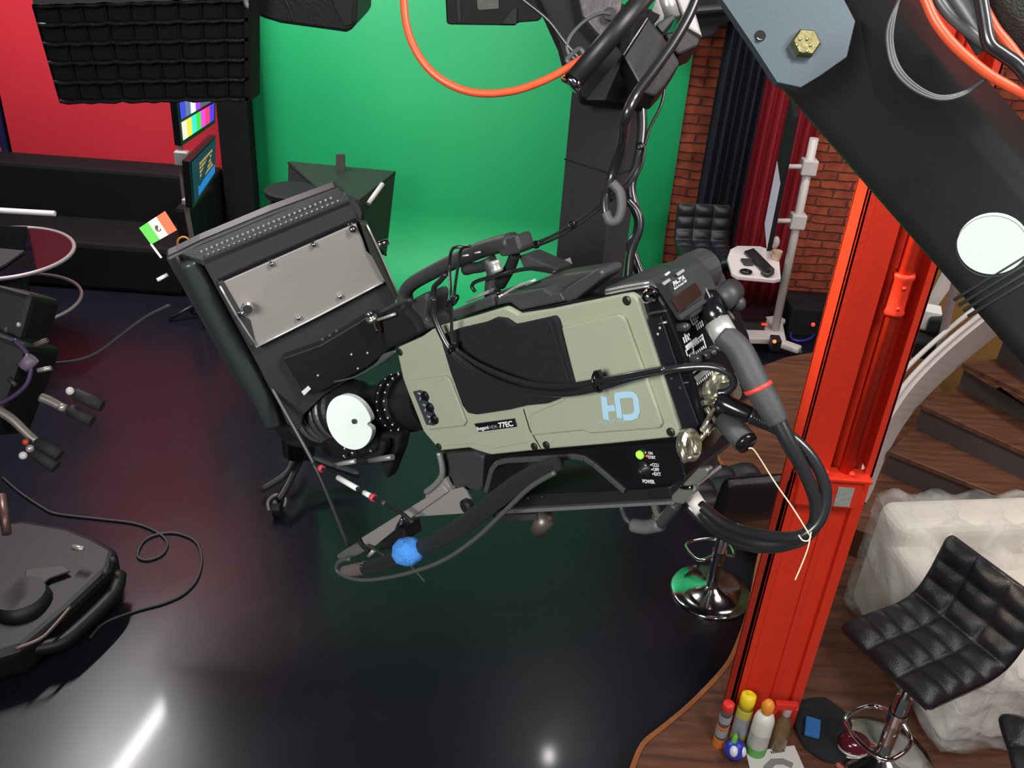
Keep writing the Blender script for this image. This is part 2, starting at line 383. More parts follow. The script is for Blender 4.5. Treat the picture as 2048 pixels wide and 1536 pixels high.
# ================================================================== RED COLUMN
col = thing('steel_column', 'bright red painted steel column with a conduit and bolted bracket', 'column', V((1.18, 2.9, .17)))
Yc = 2.68; kc = Yc / 2.85; x0, x1 = 1.062 * kc, 1.352 * kc; zs = 1.46
bm = box(x0, x0 + .030, Yc, Yc + .02, zs, 5.3); box(x0, x0 + .012, Yc, Yc + .115, zs, 5.3, bm); ob('flange', bm, M_red, col, bev=.003)
bm = box(x1 - .030, x1, Yc, Yc + .02, zs, 5.3); box(x1 - .012, x1, Yc, Yc + .115, zs, 5.3, bm); ob('flange', bm, M_red, col, bev=.003)
ob('web', box(x0 + .01, x0 + .125, Yc + .012, Yc + .03, zs, 5.3), M_red, col, bev=.004)
ob('back_plate', box(x0, x1, Yc + .105, Yc + .115, .17, 5.3), M_red, col)
cx = x0 + .178
ob('conduit', cyl((cx, Yc + .012, zs - .02), (cx, Yc + .012, 5.3), .023, 18), M_red, col, smooth=True)
bm = lathe((cx, Yc + .012, 2.08), (0, 0, 1), [(0, .032), (.01, .035), (.02, .030), (.12, .030), (.13, .035), (.14, .032)], 20)
cyl((cx, Yc - .023, 2.11), (cx, Yc - .012, 2.11), .006, 8, bm); cyl((cx, Yc - .023, 2.18), (cx, Yc - .012, 2.18), .006, 8, bm)
ob('coupling', bm, M_red, col, smooth=True)
ob('casing', box(x0, x1, Yc + .022, Yc + .036, .17, zs - .06), M_red, col)
bm = box(x0, x0 + .035, Yc, Yc + .03, .17, zs); box(x0, x0 + .012, Yc, Yc + .115, .17, zs, bm); ob('flange', bm, M_red, col, bev=.003)
bm = box(x1 - .04, x1, Yc, Yc + .03, .17, zs); ob('flange', bm, M_red, col, bev=.003)
ob('rib', box(x0 + .15, x0 + .175, Yc + .012, Yc + .024, .17, zs - .1), M_red, col, bev=.005)
br = ob('bracket', box(x0 + .02, x1 - .035, Yc - .03, Yc + .03, zs - .12, zs), M_red, col, bev=.006)
ob('lip', box(x0 + .005, x1 - .015, Yc - .045, Yc + .03, zs, zs + .013), M_red, br, bev=.003)
ob('inspection_hole', box(x0 + .152, x0 + .208, Yc - .034, Yc - .029, zs - .108, zs - .028), mat('bare_grey_concrete', (.33, .36, .33), .9, bump=.5, var=.25, vscale=50), br, label='bare grey square patch')
for xx in (x0 + .10, x0 + .19):
    ob('bolt', lathe((xx, Yc - .02, zs + .013), (0, 0, 1), [(0, .012), (.012, .012), (.02, .004)], 8), M_red, br)

# ================================================================== STOOLS
def make_stool(label, loc, rz, seat_h, group=None, back=.30):
    t = thing('bar_stool', label, 'stool', loc, rz, group, local=True)
    prof = [(-.20, -.035), (-.195, 0), (-.10, .002), (0, -.002), (.10, .0), (.175, .03), (.215, .10), (.235, .19), (.25, back - .02), (.255, back)]
    pr = catmull([V((0, y, z)) for y, z in prof], 8); n = len(pr); W_ = .435; nx = 48
    L_ = [0]
    for i in range(1, n): L_.append(L_[-1] + (pr[i] - pr[i - 1]).length)
    T = L_[-1]; bm = N(); fr, bk = [], []
    for i in range(n):
        tt = pr[min(i + 1, n - 1)] - pr[max(i - 1, 0)]; nn = V((0, -tt.z, tt.y)).normalized()
        v = L_[i] / T; ra, rb = [], []
        for j in range(nx + 1):
            u = j / nx
            puff = (abs(math.sin(math.pi * u * 3)) ** .55) * (abs(math.sin(math.pi * min(max((v - .03) / .96, 0), 1) * 7)) ** .55) * .028
            e = min(1, min(min(u, 1 - u) * 11, min(v, 1 - v) * 16)); rnd = math.sqrt(max(0, 1 - (1 - e) ** 2))
            cr0 = max(0, 1 - min(v, 1 - v) * 18); x = (u - .5) * W_ * (1 - .09 * cr0 ** 2)
            ra.append(bm.verts.new(pr[i] + nn * ((puff + .012) * rnd) + V((x, 0, 0))))
            rb.append(bm.verts.new(pr[i] - nn * (.045 * rnd) + V((x, 0, 0))))
        fr.append(ra); bk.append(rb)
    for g, fl in ((fr, 0), (bk, 1)):
        for i in range(n - 1):
            for j in range(nx):
                q = (g[i][j], g[i][j + 1], g[i + 1][j + 1], g[i + 1][j]); bm.faces.new(q[::-1] if fl else q)
    for i in range(n - 1):
        bm.faces.new((fr[i][0], fr[i + 1][0], bk[i + 1][0], bk[i][0])); bm.faces.new((fr[i + 1][nx], fr[i][nx], bk[i][nx], bk[i + 1][nx]))
    for j in range(nx):
        bm.faces.new((fr[0][j + 1], fr[0][j], bk[0][j], bk[0][j + 1])); bm.faces.new((fr[-1][j], fr[-1][j + 1], bk[-1][j + 1], bk[-1][j]))
    for v in bm.verts: v.co.z += seat_h
    ob('seat', bm, M_leather, t, smooth=True)
    ob('mounting_plate', box(-.09, .09, -.09, .09, seat_h - .06, seat_h - .035), M_black, t, bev=.005)
    ob('post', lathe((0, 0, .02), (0, 0, 1), [(0, .034), (.03, .030), (seat_h * .55, .030), (seat_h * .55 + .005, .020), (seat_h - .08, .020)], 20), M_chrome, t, smooth=True)
    ob('base', lathe((0, 0, 0), (0, 0, 1), [(0, .205), (.006, .208), (.014, .200), (.022, .15), (.036, .06), (.05, .036)], 48), M_chrome, t, smooth=True)
    z = .22
    pts = [(-.028, 0, z + .03), (-.09, -.01, z + .0), (-.115, -.08, z - .01), (-.10, -.16, z - .02), (0, -.185, z - .02), (.10, -.16, z - .02), (.115, -.08, z - .01), (.09, -.01, z), (.028, 0, z + .03)]
    ob('footrest', tube(pts, .009, 10, 6), M_chrome, t, smooth=True)
    ob('collar', cyl((0, 0, z + .0), (0, 0, z + .06), .037, 20), M_chrome, t)
    return t
rz = math.radians(-60.5)
s1 = make_stool('black tufted leather bar stool standing before the plastic-wrapped armchair', V((1.60, 2.56, .17)), rz, .63)
s2 = dup(s1, V((1.93, 2.02, .17)), math.radians(-100), 'black bar stool cut off by the bottom right corner')
s3 = dup(s1, V((1.10, 3.66, 0)), math.radians(-165), 'black bar stool with round chrome base between the camera and red column')
s4 = dup(s1, V((1.41, 6.76, 0)), math.radians(4), 'far black bar stool in front of the brick wall beside the green screen')
for o in (s2, s3, s4): WL[o.name] = o.location.copy()

# ================================================================== WRAPPED ARMCHAIR
ac = thing('armchair', 'white armchair wrapped in clear bubble plastic beside the stairs', 'armchair', V((2.15, 3.0, .17)))
M_vinyl = mat('cream_vinyl', (.66, .62, .56), .5)
ax = V((.985, .17, 0)); ay = V((-.17, .985, 0)); oc = V((2.26, 3.10, .17))
def L3(x, y, z): return oc + ax * x + ay * y + V((0, 0, z))
def rbox(x0, x1, y0, y1, z0, z1): return obox(L3((x0 + x1) / 2, (y0 + y1) / 2, (z0 + z1) / 2), ax, ay, (0, 0, 1), (x1 - x0) / 2, (y1 - y0) / 2, (z1 - z0) / 2)
ob('arm', rbox(-.50, -.32, -.42, .42, .05, .55), M_vinyl, ac, bev=.05, seg=4)
ob('arm', rbox(.32, .50, -.42, .42, .05, .55), M_vinyl, ac, bev=.05, seg=4)
ob('backrest', rbox(-.50, .50, .22, .44, .05, .66), M_vinyl, ac, bev=.06, seg=4)
ob('seat', rbox(-.32, .32, -.42, .22, .05, .40), M_vinyl, ac, bev=.05, seg=4)
ob('cushion', rbox(-.31, .31, -.10, .24, .38, .50), M_vinyl, ac, bev=.055, seg=5)
for sx in (-.42, .42):
    for sy in (-.36, .36): ob('leg', cyl(L3(sx, sy, 0), L3(sx, sy, .06), .02, 10), M_black, ac)
mf = bpy.data.materials.new('clear_bubble_wrap'); mf.use_nodes = True; nt = mf.node_tree; b = nt.nodes['Principled BSDF']
b.inputs['Base Color'].default_value = (.85, .84, .82, 1); b.inputs['Specular IOR Level'].default_value = 1; b.inputs['Roughness'].default_value = .08
tc = nt.nodes.new('ShaderNodeTexCoord'); vo = nt.nodes.new('ShaderNodeTexNoise'); vo.inputs['Scale'].default_value = 34; vo.inputs['Detail'].default_value = 6
nt.links.new(tc.outputs['Object'], vo.inputs['Vector']); bp = nt.nodes.new('ShaderNodeBump'); bp.inputs['Strength'].default_value = .9; bp.inputs['Distance'].default_value = .014
nt.links.new(vo.outputs['Fac'], bp.inputs['Height']); nt.links.new(bp.outputs['Normal'], b.inputs['Normal'])
n3 = nt.nodes.new('ShaderNodeTexNoise'); n3.inputs['Scale'].default_value = 7; nt.links.new(tc.outputs['Object'], n3.inputs['Vector'])
mr = nt.nodes.new('ShaderNodeMapRange'); mr.inputs['From Min'].default_value = .35; mr.inputs['From Max'].default_value = .7; mr.inputs['To Min'].default_value = .08; mr.inputs['To Max'].default_value = .42
nt.links.new(n3.outputs['Fac'], mr.inputs['Value']); nt.links.new(mr.outputs['Result'], b.inputs['Alpha'])
bm = N()
bmesh.ops.create_cube(bm, size=1)
bmesh.ops.subdivide_edges(bm, edges=bm.edges[:], cuts=30, use_grid_fill=True)
for v in bm.verts:
    x, y, z = v.co
    hz = .665 if y > .22 else .555 + .11 * max(0, (y - .05) / .17)
    dip = (max(0, 1 - (abs(x) / .34) ** 6) if y < .22 else 0) * .10
    zz = .03 + (z + .5) * (hz - .03 - (dip if z > 0 else 0))
    wr = .012 * math.sin(31 * x + 17 * z) + .012 * math.sin(23 * y - 29 * z + 3 * x)
    v.co = L3(x * 1.02 + wr * .7, y * .90 + wr * .7, zz + (wr if z > -.4 else 0))
ob('plastic_wrap', bm, mf, ac, smooth=True)

# ================================================================== ITEMS ON THE PLATFORM
zf = .17
def put(px, py): return PZ(px, py, zf)
g = 'cleaning things at the foot of the red column'
p = put(1437, 1487)
t = thing('spray_can', 'small can with red cap and orange and grey bands, leftmost at the column foot', 'can', p, group=g)
ob('can', lathe(p, (0, 0, 1), [(0, .024), (.05, .024), (.2, .024), (.205, .022)], 20), mat('black_grey_label', (.09, .085, .09), .45, var=.6, vscale=40), t, smooth=True)
ob('label', lathe(p, (0, 0, 1), [(.0, .0255), (.045, .0255)], 20), mat('orange_label', (.75, .20, .03), .5), t, label='orange band')
ob('label', lathe(p, (0, 0, 1), [(.06, .0252), (.10, .0252)], 20), mat('grey_label', (.35, .35, .36), .5), t, label='grey band')
ob('label', lathe(p, (0, 0, 1), [(.105, .0254), (.118, .0254)], 20), MT['orange_label'], t, label='thin orange band')
ob('label', lathe(p, (0, 0, 1), [(.14, .0252), (.175, .0252)], 20), MT['grey_label'], t)
ob('cap', lathe(p, (0, 0, 1), [(.2, .020), (.206, .024), (.235, .023), (.24, .018)], 20), mat('red_plastic', (.75, .03, .02), .4), t, smooth=True)
p = put(1474, 1482)
t = thing('aerosol_can', 'yellow and grey aerosol can with yellow cap leaning on the column', 'can', p, group=g)
a_ = V((.03, .10, 1)).normalized()
ob('can', lathe(p, a_, [(0, .030), (.004, .032), (.17, .032), (.185, .026)], 24), mat('yellow_grey_label', (.46, .40, .06), .4), t, smooth=True)
ob('label', lathe(p, a_, [(.055, .0328), (.14, .0328)], 24), mat('silver_grey_label', (.30, .30, .34), .4, var=.5, vscale=30), t)
ob('cap', lathe(p, a_, [(.18, .029), (.215, .031), (.245, .030), (.25, .022)], 24), mat('yellow_plastic', (.85, .66, .02), .4), t, smooth=True)
ob('nozzle', lathe(p + a_ * .24, a_, [(0, .012), (.02, .010)], 10), MT['yellow_plastic'], t)
p = put(1510, 1502)
t = thing('bottle', 'white plastic bottle with orange cap and green base', 'bottle', p, group=g)
ob('body', lathe(p, (0, 0, 1), [(0, .036), (.006, .041), (.19, .041), (.215, .034), (.23, .018)], 28), mat('white_plastic', (.74, .74, .68), .35), t, smooth=True)
ob('label', lathe(p, (0, 0, 1), [(.004, .0415), (.05, .0418)], 28), mat('green_label', (.14, .40, .10), .5), t, label='green band')
ob('label', lathe(p, (0, 0, 1), [(.055, .0418), (.13, .0418)], 28), mat('pale_label', (.52, .52, .46), .5, var=.15, vscale=60), t)
ob('cap', lathe(p, (0, 0, 1), [(.225, .018), (.24, .024), (.27, .026), (.29, .016), (.295, .006)], 20), mat('orange_plastic', (.85, .30, .03), .4), t, smooth=True)
p = put(1553, 1492)
t = thing('trigger_spray_bottle', 'clear amber spray bottle with red trigger head', 'bottle', p, group=g)
ob('body', lathe(p, (0, 0, 1), [(0, .032), (.005, .036), (.11, .036), (.16, .024), (.185, .014), (.20, .013)], 24), mat('amber_clear_plastic', (.26, .17, .08), .15, trans=.35), t, smooth=True)
ob('neck', lathe(p, (0, 0, 1), [(.19, .016), (.225, .018)], 16), mat('milky_plastic', (.5, .42, .4), .4), t)
hd = ob('spray_head', obox(p + V((-.01, 0, .24)), (1, 0, 0), (0, 1, 0), (0, 0, 1), .045, .014, .016), MT['red_plastic'], t, bev=.006)
ob('trigger', prism([p + V((-.035, -.008, .235)), p + V((-.048, -.008, .235)), p + V((-.060, -.008, .185)), p + V((-.05, -.008, .185))], V((0, .016, 0))), MT['red_plastic'], hd)
p = put(1466, 1512)
t = thing('air_freshener', 'round blue and white air freshener pot with green tip', 'air freshener', p, group=g)
ob('body', ball(p + V((0, 0, .042)), .045, sz=.95), mat('blue_plastic', (.03, .045, .42), .3), t, smooth=True)
ob('window', ball(p + V((-.012, -.024, .058)), .022, sx=.8, sz=1.1), mat('white_gel', (.75, .76, .85), .3), t, smooth=True)
ob('window', ball(p + V((.024, -.016, .05)), .022, sx=.8, sz=1.1), MT['white_gel'], t, smooth=True)
ob('tip', lathe(p + V((-.01, .005, .08)), (0, 0, 1), [(0, .012), (.03, .010), (.045, .003)], 12), mat('lime_plastic', (.15, .62, .06), .4), t)
q = [put(x, y) + V((0, 0, .004)) for x, y in ((1492, 1506), (1588, 1492), (1618, 1560), (1508, 1575))]
t = thing('paper_leaflet', 'printed white leaflet lying in front of the bottles', 'paper', q[0])
ob('sheet', prism(q, V((0, 0, -.004))), mat('printed_paper', (.72, .70, .66), .8, var=.05, vscale=40), t)
uxp = (q[1] - q[0]).normalized(); uyp = V((0, 0, 1)).cross(uxp)
ob('picture', ribbon([q[0] + uxp * a - uyp * b + V((0, 0, .0005)) for a, b in ((.03, .12), (.05, .085), (.09, .06), (.13, .065), (.16, .09))], .03, (0, 0, 1), .0006), mat('grey_print', (.26, .25, .25), .8), t, label='grey curved print')
for k, (a, b, w2) in enumerate(((.015, .018, .05), (.10, .012, .07))):
    bm = N()
    for i in range(int(w2 / .009)): prism([q[0] + uxp * (a + i * .009) - uyp * b + V((0, 0, .0005)), q[0] + uxp * (a + i * .009 + .006) - uyp * b + V((0, 0, .0005)), q[0] + uxp * (a + i * .009 + .005) - uyp * (b + .012) + V((0, 0, .0005)), q[0] + uxp * (a + i * .009) - uyp * (b + .011) + V((0, 0, .0005))], V((0, 0, .0006)), bm)
    ob('print', bm, mat('black_print', (.05, .05, .05), .8), t)
bg = thing('black_bag', 'slumped black cloth bag on the platform right of the column', 'bag', put(1650, 1480))
bm = ball(put(1650, 1470) + V((0, .02, .015)), .16, sx=.8, sy=1.05, sz=.2)
for v in bm.verts: v.co.z = max(v.co.z + .012 * math.sin(v.co.x * 40) * math.cos(v.co.y * 33), zf + .001)
ob('body', bm, mat('black_cloth', (.012, .012, .016), .9, bump=.6, bscale=60), bg, smooth=True)
bm = obox(PZ(1625, 1455, zf + .062), (1, -.3, 0), (.3, 1, .1), (0, -.1, 1), .030, .045, .010)
ob('sponge', bm, mat('blue_sponge', (.035, .18, .50), .9, bump=.8, bscale=200), label='blue sponge lying on the black cloth bag', cat='sponge', bev=.006)
p = put(1703, 1500)
t = thing('helmet', 'dark red glossy rounded object at the bottom edge beside the stool', 'helmet', p)
ob('shell', ball(p + V((0, 0, .04)), .055, sx=1.2, sz=.8), mat('maroon_gloss', (.10, .01, .02), .15), t, smooth=True)
ob('rim', tube([p + V((.066 * math.cos(a), .055 * math.sin(a), .03)) for a in [i * math.pi / 6 for i in range(12)]], .006, 8, 3, closed=True), M_alu, t)

# ================================================================== TV CART (right, back)
Yt = 6.53
cart = thing('monitor_cart', 'white rolling monitor cart standing before the red curtain', 'cart', PZ(1555, 690, 0))
pb = V((2.0, Yt, .10)); ptp = V((1.965, Yt, 1.62))
def tap(z): return pb + (ptp - pb) * ((z - .1) / 1.52)
ob('pole', tube([pb, ptp], .032, 12, smooth=False), M_whitem, cart)
for z in (1.42, 1.02):
    c = tap(z); br = ob('bracket', obox(c, (1, 0, 0), (0, 1, 0), (0, 0, 1), .055, .05, .055), M_whitem, cart, bev=.01)
    ob('arm', tube([c, c + V((-.08, -.02, 0)), c + V((-.17, -.04, .0))], .018, 8, 3), M_whitem, br)
    if z > 1.2: ob('knob', box(c.x - .185, c.x - .17, c.y - .09, c.y + .03, z - .08, z + .08), M_whitem, br)
ob('knob', ball(tap(.86) + V((-.14, -.05, 0)), .03, sz=1.6), M_whitem, cart, smooth=True)
# base
for q in (((1470, 655), (1600, 700)), ((1565, 640), (1480, 660))):
    a, b = PZ(*q[0], .10), PZ(*q[1], .10)
    d = (b - a); d.z = 0; s = V((-d.y, d.x, 0)).normalized()
    ob('foot', obox((a + b) / 2, d, s, (0, 0, 1), d.length / 2, .04, .025), M_whitem, cart, bev=.015)
ob('base_plate', prism([PZ(x, y, .08) for x, y in ((1478, 650), (1560, 640), (1570, 690), (1490, 688))], V((0, 0, .05))), M_whitem, cart, bev=.01)
for q in ((1495, 690), (1597, 705), (1560, 650)):
    ob('caster', cyl(PZ(*q, .035) + V((-.015, 0, 0)), PZ(*q, .035) + V((.015, 0, 0)), .035, 14), M_black, cart)
# the flat screen seen almost edge on
tv = thing('flat_screen', 'black flat television seen nearly edge on before the red curtain', 'television', PY(1533, 503, 6.2))
N0 = PY(1588, 232, 6.2); N1 = PY(1533, 503, 6.2)
def far(p): return V((p.x * 6.72 / 6.2 - .055, 6.72, p.z))
ob('casing', prism([far(N0), far(N1), N1, N0], V((.038, .012, 0))), M_blackm, tv, bev=.004)
q = [N1 * .98 + N0 * .02, N0 * .52 + N1 * .48]; q = [q[0], q[1], far(q[1]), far(q[0])]
ob('screen', prism([p + V((-.003, 0, 0)) for p in q], V((.003, 0, 0))), mat('screen_glare', (.30, .30, .33), .3, emis=(.34, .34, .40), es=.6), tv)  # reflection on the lower screen, put in as a dim glowing panel
# tray with keyboard and small things
tray = [PZ(x, y, .80) for x, y in ((1461, 498), (1475, 491), (1520, 492), (1550, 502), (1558, 508), (1562, 556), (1550, 559), (1475, 552), (1464, 545), (1455, 515))]
ob('tray', prism(tray, V((0, 0, -.03))), mat('white_tray', (.72, .62, .62), .5), cart, bev=.006)
ob('keyboard', obox(PZ(1518, 522, .815), PZ(1545, 548, .8) - PZ(1492, 494, .8), V((1, .9, 0)), (0, 0, 1), .19, .055, .01), M_black, label='black keyboard lying across the white tray of the cart', cat='keyboard', bev=.004)
ob('computer_mouse', ball(PZ(1492, 543, .815), .035, sx=1.3, sz=.5), M_gloss, label='black mouse near the front edge of the white cart tray', cat='mouse', smooth=True)
ob('remote_control', obox(PZ(1494, 524, .812), (1, .1, 0), (-.1, 1, 0), (0, 0, 1), .035, .05, .01), M_grey, label='grey pad left of the keyboard on the cart tray', cat='remote control', bev=.008)
ob('headset', tube([PZ(x, y, .82) for x, y in ((1524, 545), (1535, 550), (1545, 545), (1540, 538))], .014, 8, 4), M_grey, label='dark coiled gadget at the right end of the white cart tray', cat='gadget')
ob('paper_cup', lathe(PZ(1551, 520, .80), (0, 0, 1), [(0, .03), (.07, .038)], 14), mat('cream_cup', (.6, .42, .3), .6), label='cream cup on the cart tray next to the pole', cat='cup')
ob('small_box', obox(PZ(1550, 508, .81), (1, 0, 0), (0, 1, 0), (0, 0, 1), .04, .03, .015), mat('pink_box', (.6, .4, .36), .6), label='pinkish packet at the back right corner of the cart tray', cat='packet')
# devices and cables on the floor near the cart
pw = thing('power_unit', 'black power unit with orange light lying on the cart foot', 'power unit', PZ(1550, 688, .12))
ob('body', obox(PZ(1550, 686, .16), (1, 0, 0), (0, 1, 0), (0, 0, 1), .035, .05, .045), M_black, pw, bev=.006)
ob('indicator', ball(PY(1549, 683, PZ(1550, 686, .16).y - .055), .014), led('amber_led', (1, .18, .04), 2.0), pw)
pw = thing('black_box', 'low black box with red light beside the cart pole', 'box', PZ(1500, 640, .1))
ob('body', obox(PZ(1492, 640, .17), (1, .1, 0), (-.1, 1, 0), (0, 0, 1), .13, .09, .06), M_gloss, pw, bev=.006)
ob('indicator', obox(PZ(1524, 638, .19) + V((0, -.09, 0)), (1, .1, 0), (-.1, 1, 0), (0, 0, 1), .02, .008, .006), led('red_led', (1, .05, .03), .9), pw)
pw = thing('equipment_rack', 'low black device with small red light by the brick wall', 'device', PZ(1640, 640, 0))
ob('body', obox(PZ(1640, 632, .12), (1, 0, 0), (0, 1, 0), (0, 0, 1), .28, .15, .12), M_blackm, pw, bev=.01)
ob('indicator', ball(PZ(1616, 630, .15) + V((0, -.17, 0)), .016), MT['red_led'], pw)
M_bluec = mat('blue_cable', (.03, .03, .28), .45)
ob('cable', tube([PZ(x, y, .02) for x, y in ((1600, 640), (1585, 660), (1582, 676), (1600, 682), (1622, 676), (1636, 660), (1650, 655))], .011, 8, 6), M_bluec, label='blue cable coiled on the floor between cart and brick wall', cat='cable')
ob('cable', tube([PZ(x, y, .05) for x, y in ((1605, 632), (1625, 640), (1640, 650), (1650, 672))], .009, 8, 6), M_bluec, label='short blue cable in front of the low black device', cat='cable')
ob('cable', tube([PZ(x, y, .015) for x, y in ((1570, 600), (1590, 612), (1575, 630), (1600, 640), (1640, 622))], .009, 8, 6), M_cable, label='black cable lying along the brick wall', cat='cable')
ob('ceiling_rail', cyl(PY(1380, 22, 7.0), PY(1475, 14, 7.0), .035, 12), M_black, label='black curtain rail above the dark curtain', cat='rail')
bm = prism([PY(x, y, 7.1) for x, y in ((1385, -30), (1480, -30), (1490, 30), (1440, 55), (1428, 75), (1402, 80), (1380, 55))], V((0, .25, 0)))
ob('stage_lamp', bm, M_blackm, label='black stage lamp hanging over the curtains', cat='lamp', bev=.02)
NX0, NX1, NX2 = 1.36, 1.72, 2.20
M_navy = mat('dark_navy_curtain', (.020, .020, .034), .9)
drape('curtain', NX0, NX1, 7.18, .03, 3.4, M_navy, .05, 6, label='dark navy curtain hanging between brick wall and red curtain', cat='curtain')
drape('curtain', NX1, NX2, 7.18, .03, 3.4, mat('red_curtain', (.42, .018, .032), .85), .04, 6, label='red curtain hanging behind the monitor cart', cat='curtain')

# ================================================================== LEFT BACKGROUND
bn = thing('bench', 'long black upholstered bench along the red wall', 'bench', V((-3.2, 6.9, 0)))
M_bench = mat('bench_black', (.006, .005, .006), .75, spec=.2)
ob('backrest', box(-4.9, -2.50, 7.16, 7.45, 0, .80), M_bench, bn, bev=.03)
ob('end', box(-2.62, -2.50, 6.6, 7.15, 0, .74), M_bench, bn, bev=.03)
ob('seat', box(-4.9, -2.63, 6.6, 7.15, 0, .40), M_bench, bn, bev=.04)
ob('light_bar', cyl(PY(-10, 420, 6.4), PY(110, 427, 6.4), .020, 12), mat('dim_white_bar', (.7, .66, .66), .4, emis=(.7, .6, .6), es=.18), label='white bar lying along the black bench', cat='bar')
# round glass table with metal rim
def ell(cx, cy, rx_, ry_, a0, a1, n): return [(cx + rx_ * math.cos(math.radians(a0 + (a1 - a0) * i / n)), cy + ry_ * math.sin(math.radians(a0 + (a1 - a0) * i / n))) for i in range(n + 1)]
tc_ = (PZ(0, 437, .75) + PZ(5, 580, .75)) / 2; R = (PZ(148, 490, .75) - tc_).length
tb = thing('round_table', 'round glossy black table with thin metal rim at the left edge', 'table', V((tc_.x, tc_.y, 0)))
ob('tabletop', lathe((tc_.x, tc_.y, .73), (0, 0, 1), [(0, R), (.02, R)], 64), mat('black_glass', (.008, .006, .008), .06), tb)
ob('rim', tube([V((tc_.x + R * math.cos(a * math.pi / 24), tc_.y + R * math.sin(a * math.pi / 24), .745)) for a in range(48)], .014, 8, 2, closed=True), mat('dull_metal_rim', (.42, .38, .40), .4, .5), tb)
ob('pedestal', cyl((tc_.x, tc_.y, .0), (tc_.x, tc_.y, .73), .12, 24), M_black, tb)
ob('lower_ring', tube([V((tc_.x + R * .98 * math.cos(a * math.pi / 24), tc_.y + R * .98 * math.sin(a * math.pi / 24), .40)) for a in range(48)], .012, 8, 2, closed=True), MT['dull_metal_rim'], tb)
lp = thing('laptop', 'black laptop open on the round table at the left edge', 'laptop', PZ(20, 520, .75))
ob('base', prism([PZ(x, y, .76) for x, y in ((-40, 560), (12, 532), (50, 505), (-10, 500))], V((0, 0, .015))), M_grey, lp)
ob('lid', prism([PZ(-40, 498, .76), PZ(48, 500, .76), PZ(48, 500, .76) + V((.02, .05, .14)), PZ(-40, 498, .76) + V((.02, .05, .14))], V((0, .015, 0))), M_gloss, lp)
ob('tape_roll', lathe(PZ(167, 548, 0), (0, 0, 1), [(0, .05), (.06, .05)], 18), mat('amber_tape', (.65, .26, .06), .5), label='small amber tape roll on the floor right of the round table', cat='tape roll')
# monitor stand with two screens
Ys = 6.3
ms = thing('monitor_stand', 'tall thin grey stand carrying two angled screens before the red wall', 'stand', PY(385, 490, Ys))
pp = [PY(352, 208, Ys), PY(362, 320, Ys), PY(370, 400, Ys), PY(386, 492, Ys)]
pp.append(V((pp[-1].x, Ys, .02)))
ob('pole', tube(pp, .018, 10, 3), mat('dull_pink_grey', (.24, .17, .18), .4, .4), ms)
ob('clamp', obox(PY(365, 316, Ys - .02), (1, 0, 0), (0, 1, 0), (0, 0, 1), .05, .03, .05), M_alu, ms, bev=.01)
ob('clamp', obox(PY(371, 402, Ys - .02), (1, 0, 0), (0, 1, 0), (0, 0, 1), .018, .03, .02), M_alu, ms, bev=.006)
ob('ring', tube([PY(367 + 12 * math.cos(a), 486 + 12 * math.sin(a), Ys - .1) for a in [i * math.pi / 6 for i in range(12)]], .008, 8, 3, closed=True), MT['amber_tape'], ms)
bm = N()
for k in range(4):
    a = k * math.pi / 2 + .4
    tube([V((pp[-1].x, Ys, .12)), V((pp[-1].x + .22 * math.cos(a), Ys - .08 + .12 * math.sin(a), .02))], .014, 8, smooth=False, bm=bm)
ob('foot', bm, M_black, ms)
def screen(name, label, quad, d0, d1, par_cells):
    a, b, c, d = [PY(q[0], q[1], yy) for q, yy in zip(quad, (d0, d1, d1, d0))]
    t = thing(name, label, 'screen', d)
    nrm = (b - a).cross(d - a).normalized()
    if nrm.y < 0: nrm = -nrm
    def pt(u, v): return (a * (1 - u) + b * u) * (1 - v) + (d * (1 - u) + c * u) * v
    ob('casing', prism([pt(-.06, -.05), pt(1.06, -.05), pt(1.06, 1.06), pt(-.06, 1.06)], nrm * .05), M_gloss, t)
    off = -nrm * .004
    par_cells(t, pt, off)
    return t
def bars(t, pt, off):
    rows = [(.0, .28, [(.75, .72, .6), (.8, .65, .05), (.1, .6, .6), (.05, .65, .1), (.1, .65, .65), (.08, .1, .14), (.08, .1, .14)]),
            (.33, .62, [(.05, .06, .6), (.12, .15, .35), (.85, .85, .9), (.35, .05, .75), (.08, .1, .14), (.08, .1, .14), (.08, .1, .14)]),
            (.67, .98, [(.75, .72, .6), (.8, .65, .05), (.05, .7, .6), (.05, .65, .05), (.75, .05, .7), (.8, .03, .15), (.08, .03, .75)])]
    for r0, r1, cs in rows:
        for i, c in enumerate(cs):
            nm = 'lit_%d_%d_%d' % tuple(int(k * 100) for k in c)
            u0, u1 = i / 7, (i + 1) / 7
            ob('colour_bar', prism([pt(u0, r0) + off, pt(u1, r0) + off, pt(u1, r1) + off, pt(u0, r1) + off], -off * .4), mat(nm, c, .5, emis=c, es=.85), t)
screen('screen', 'upper angled screen showing colour bars before the red wall', ((354, 165), (428, 130), (427, 242), (366, 283)), 6.15, 6.6, bars)
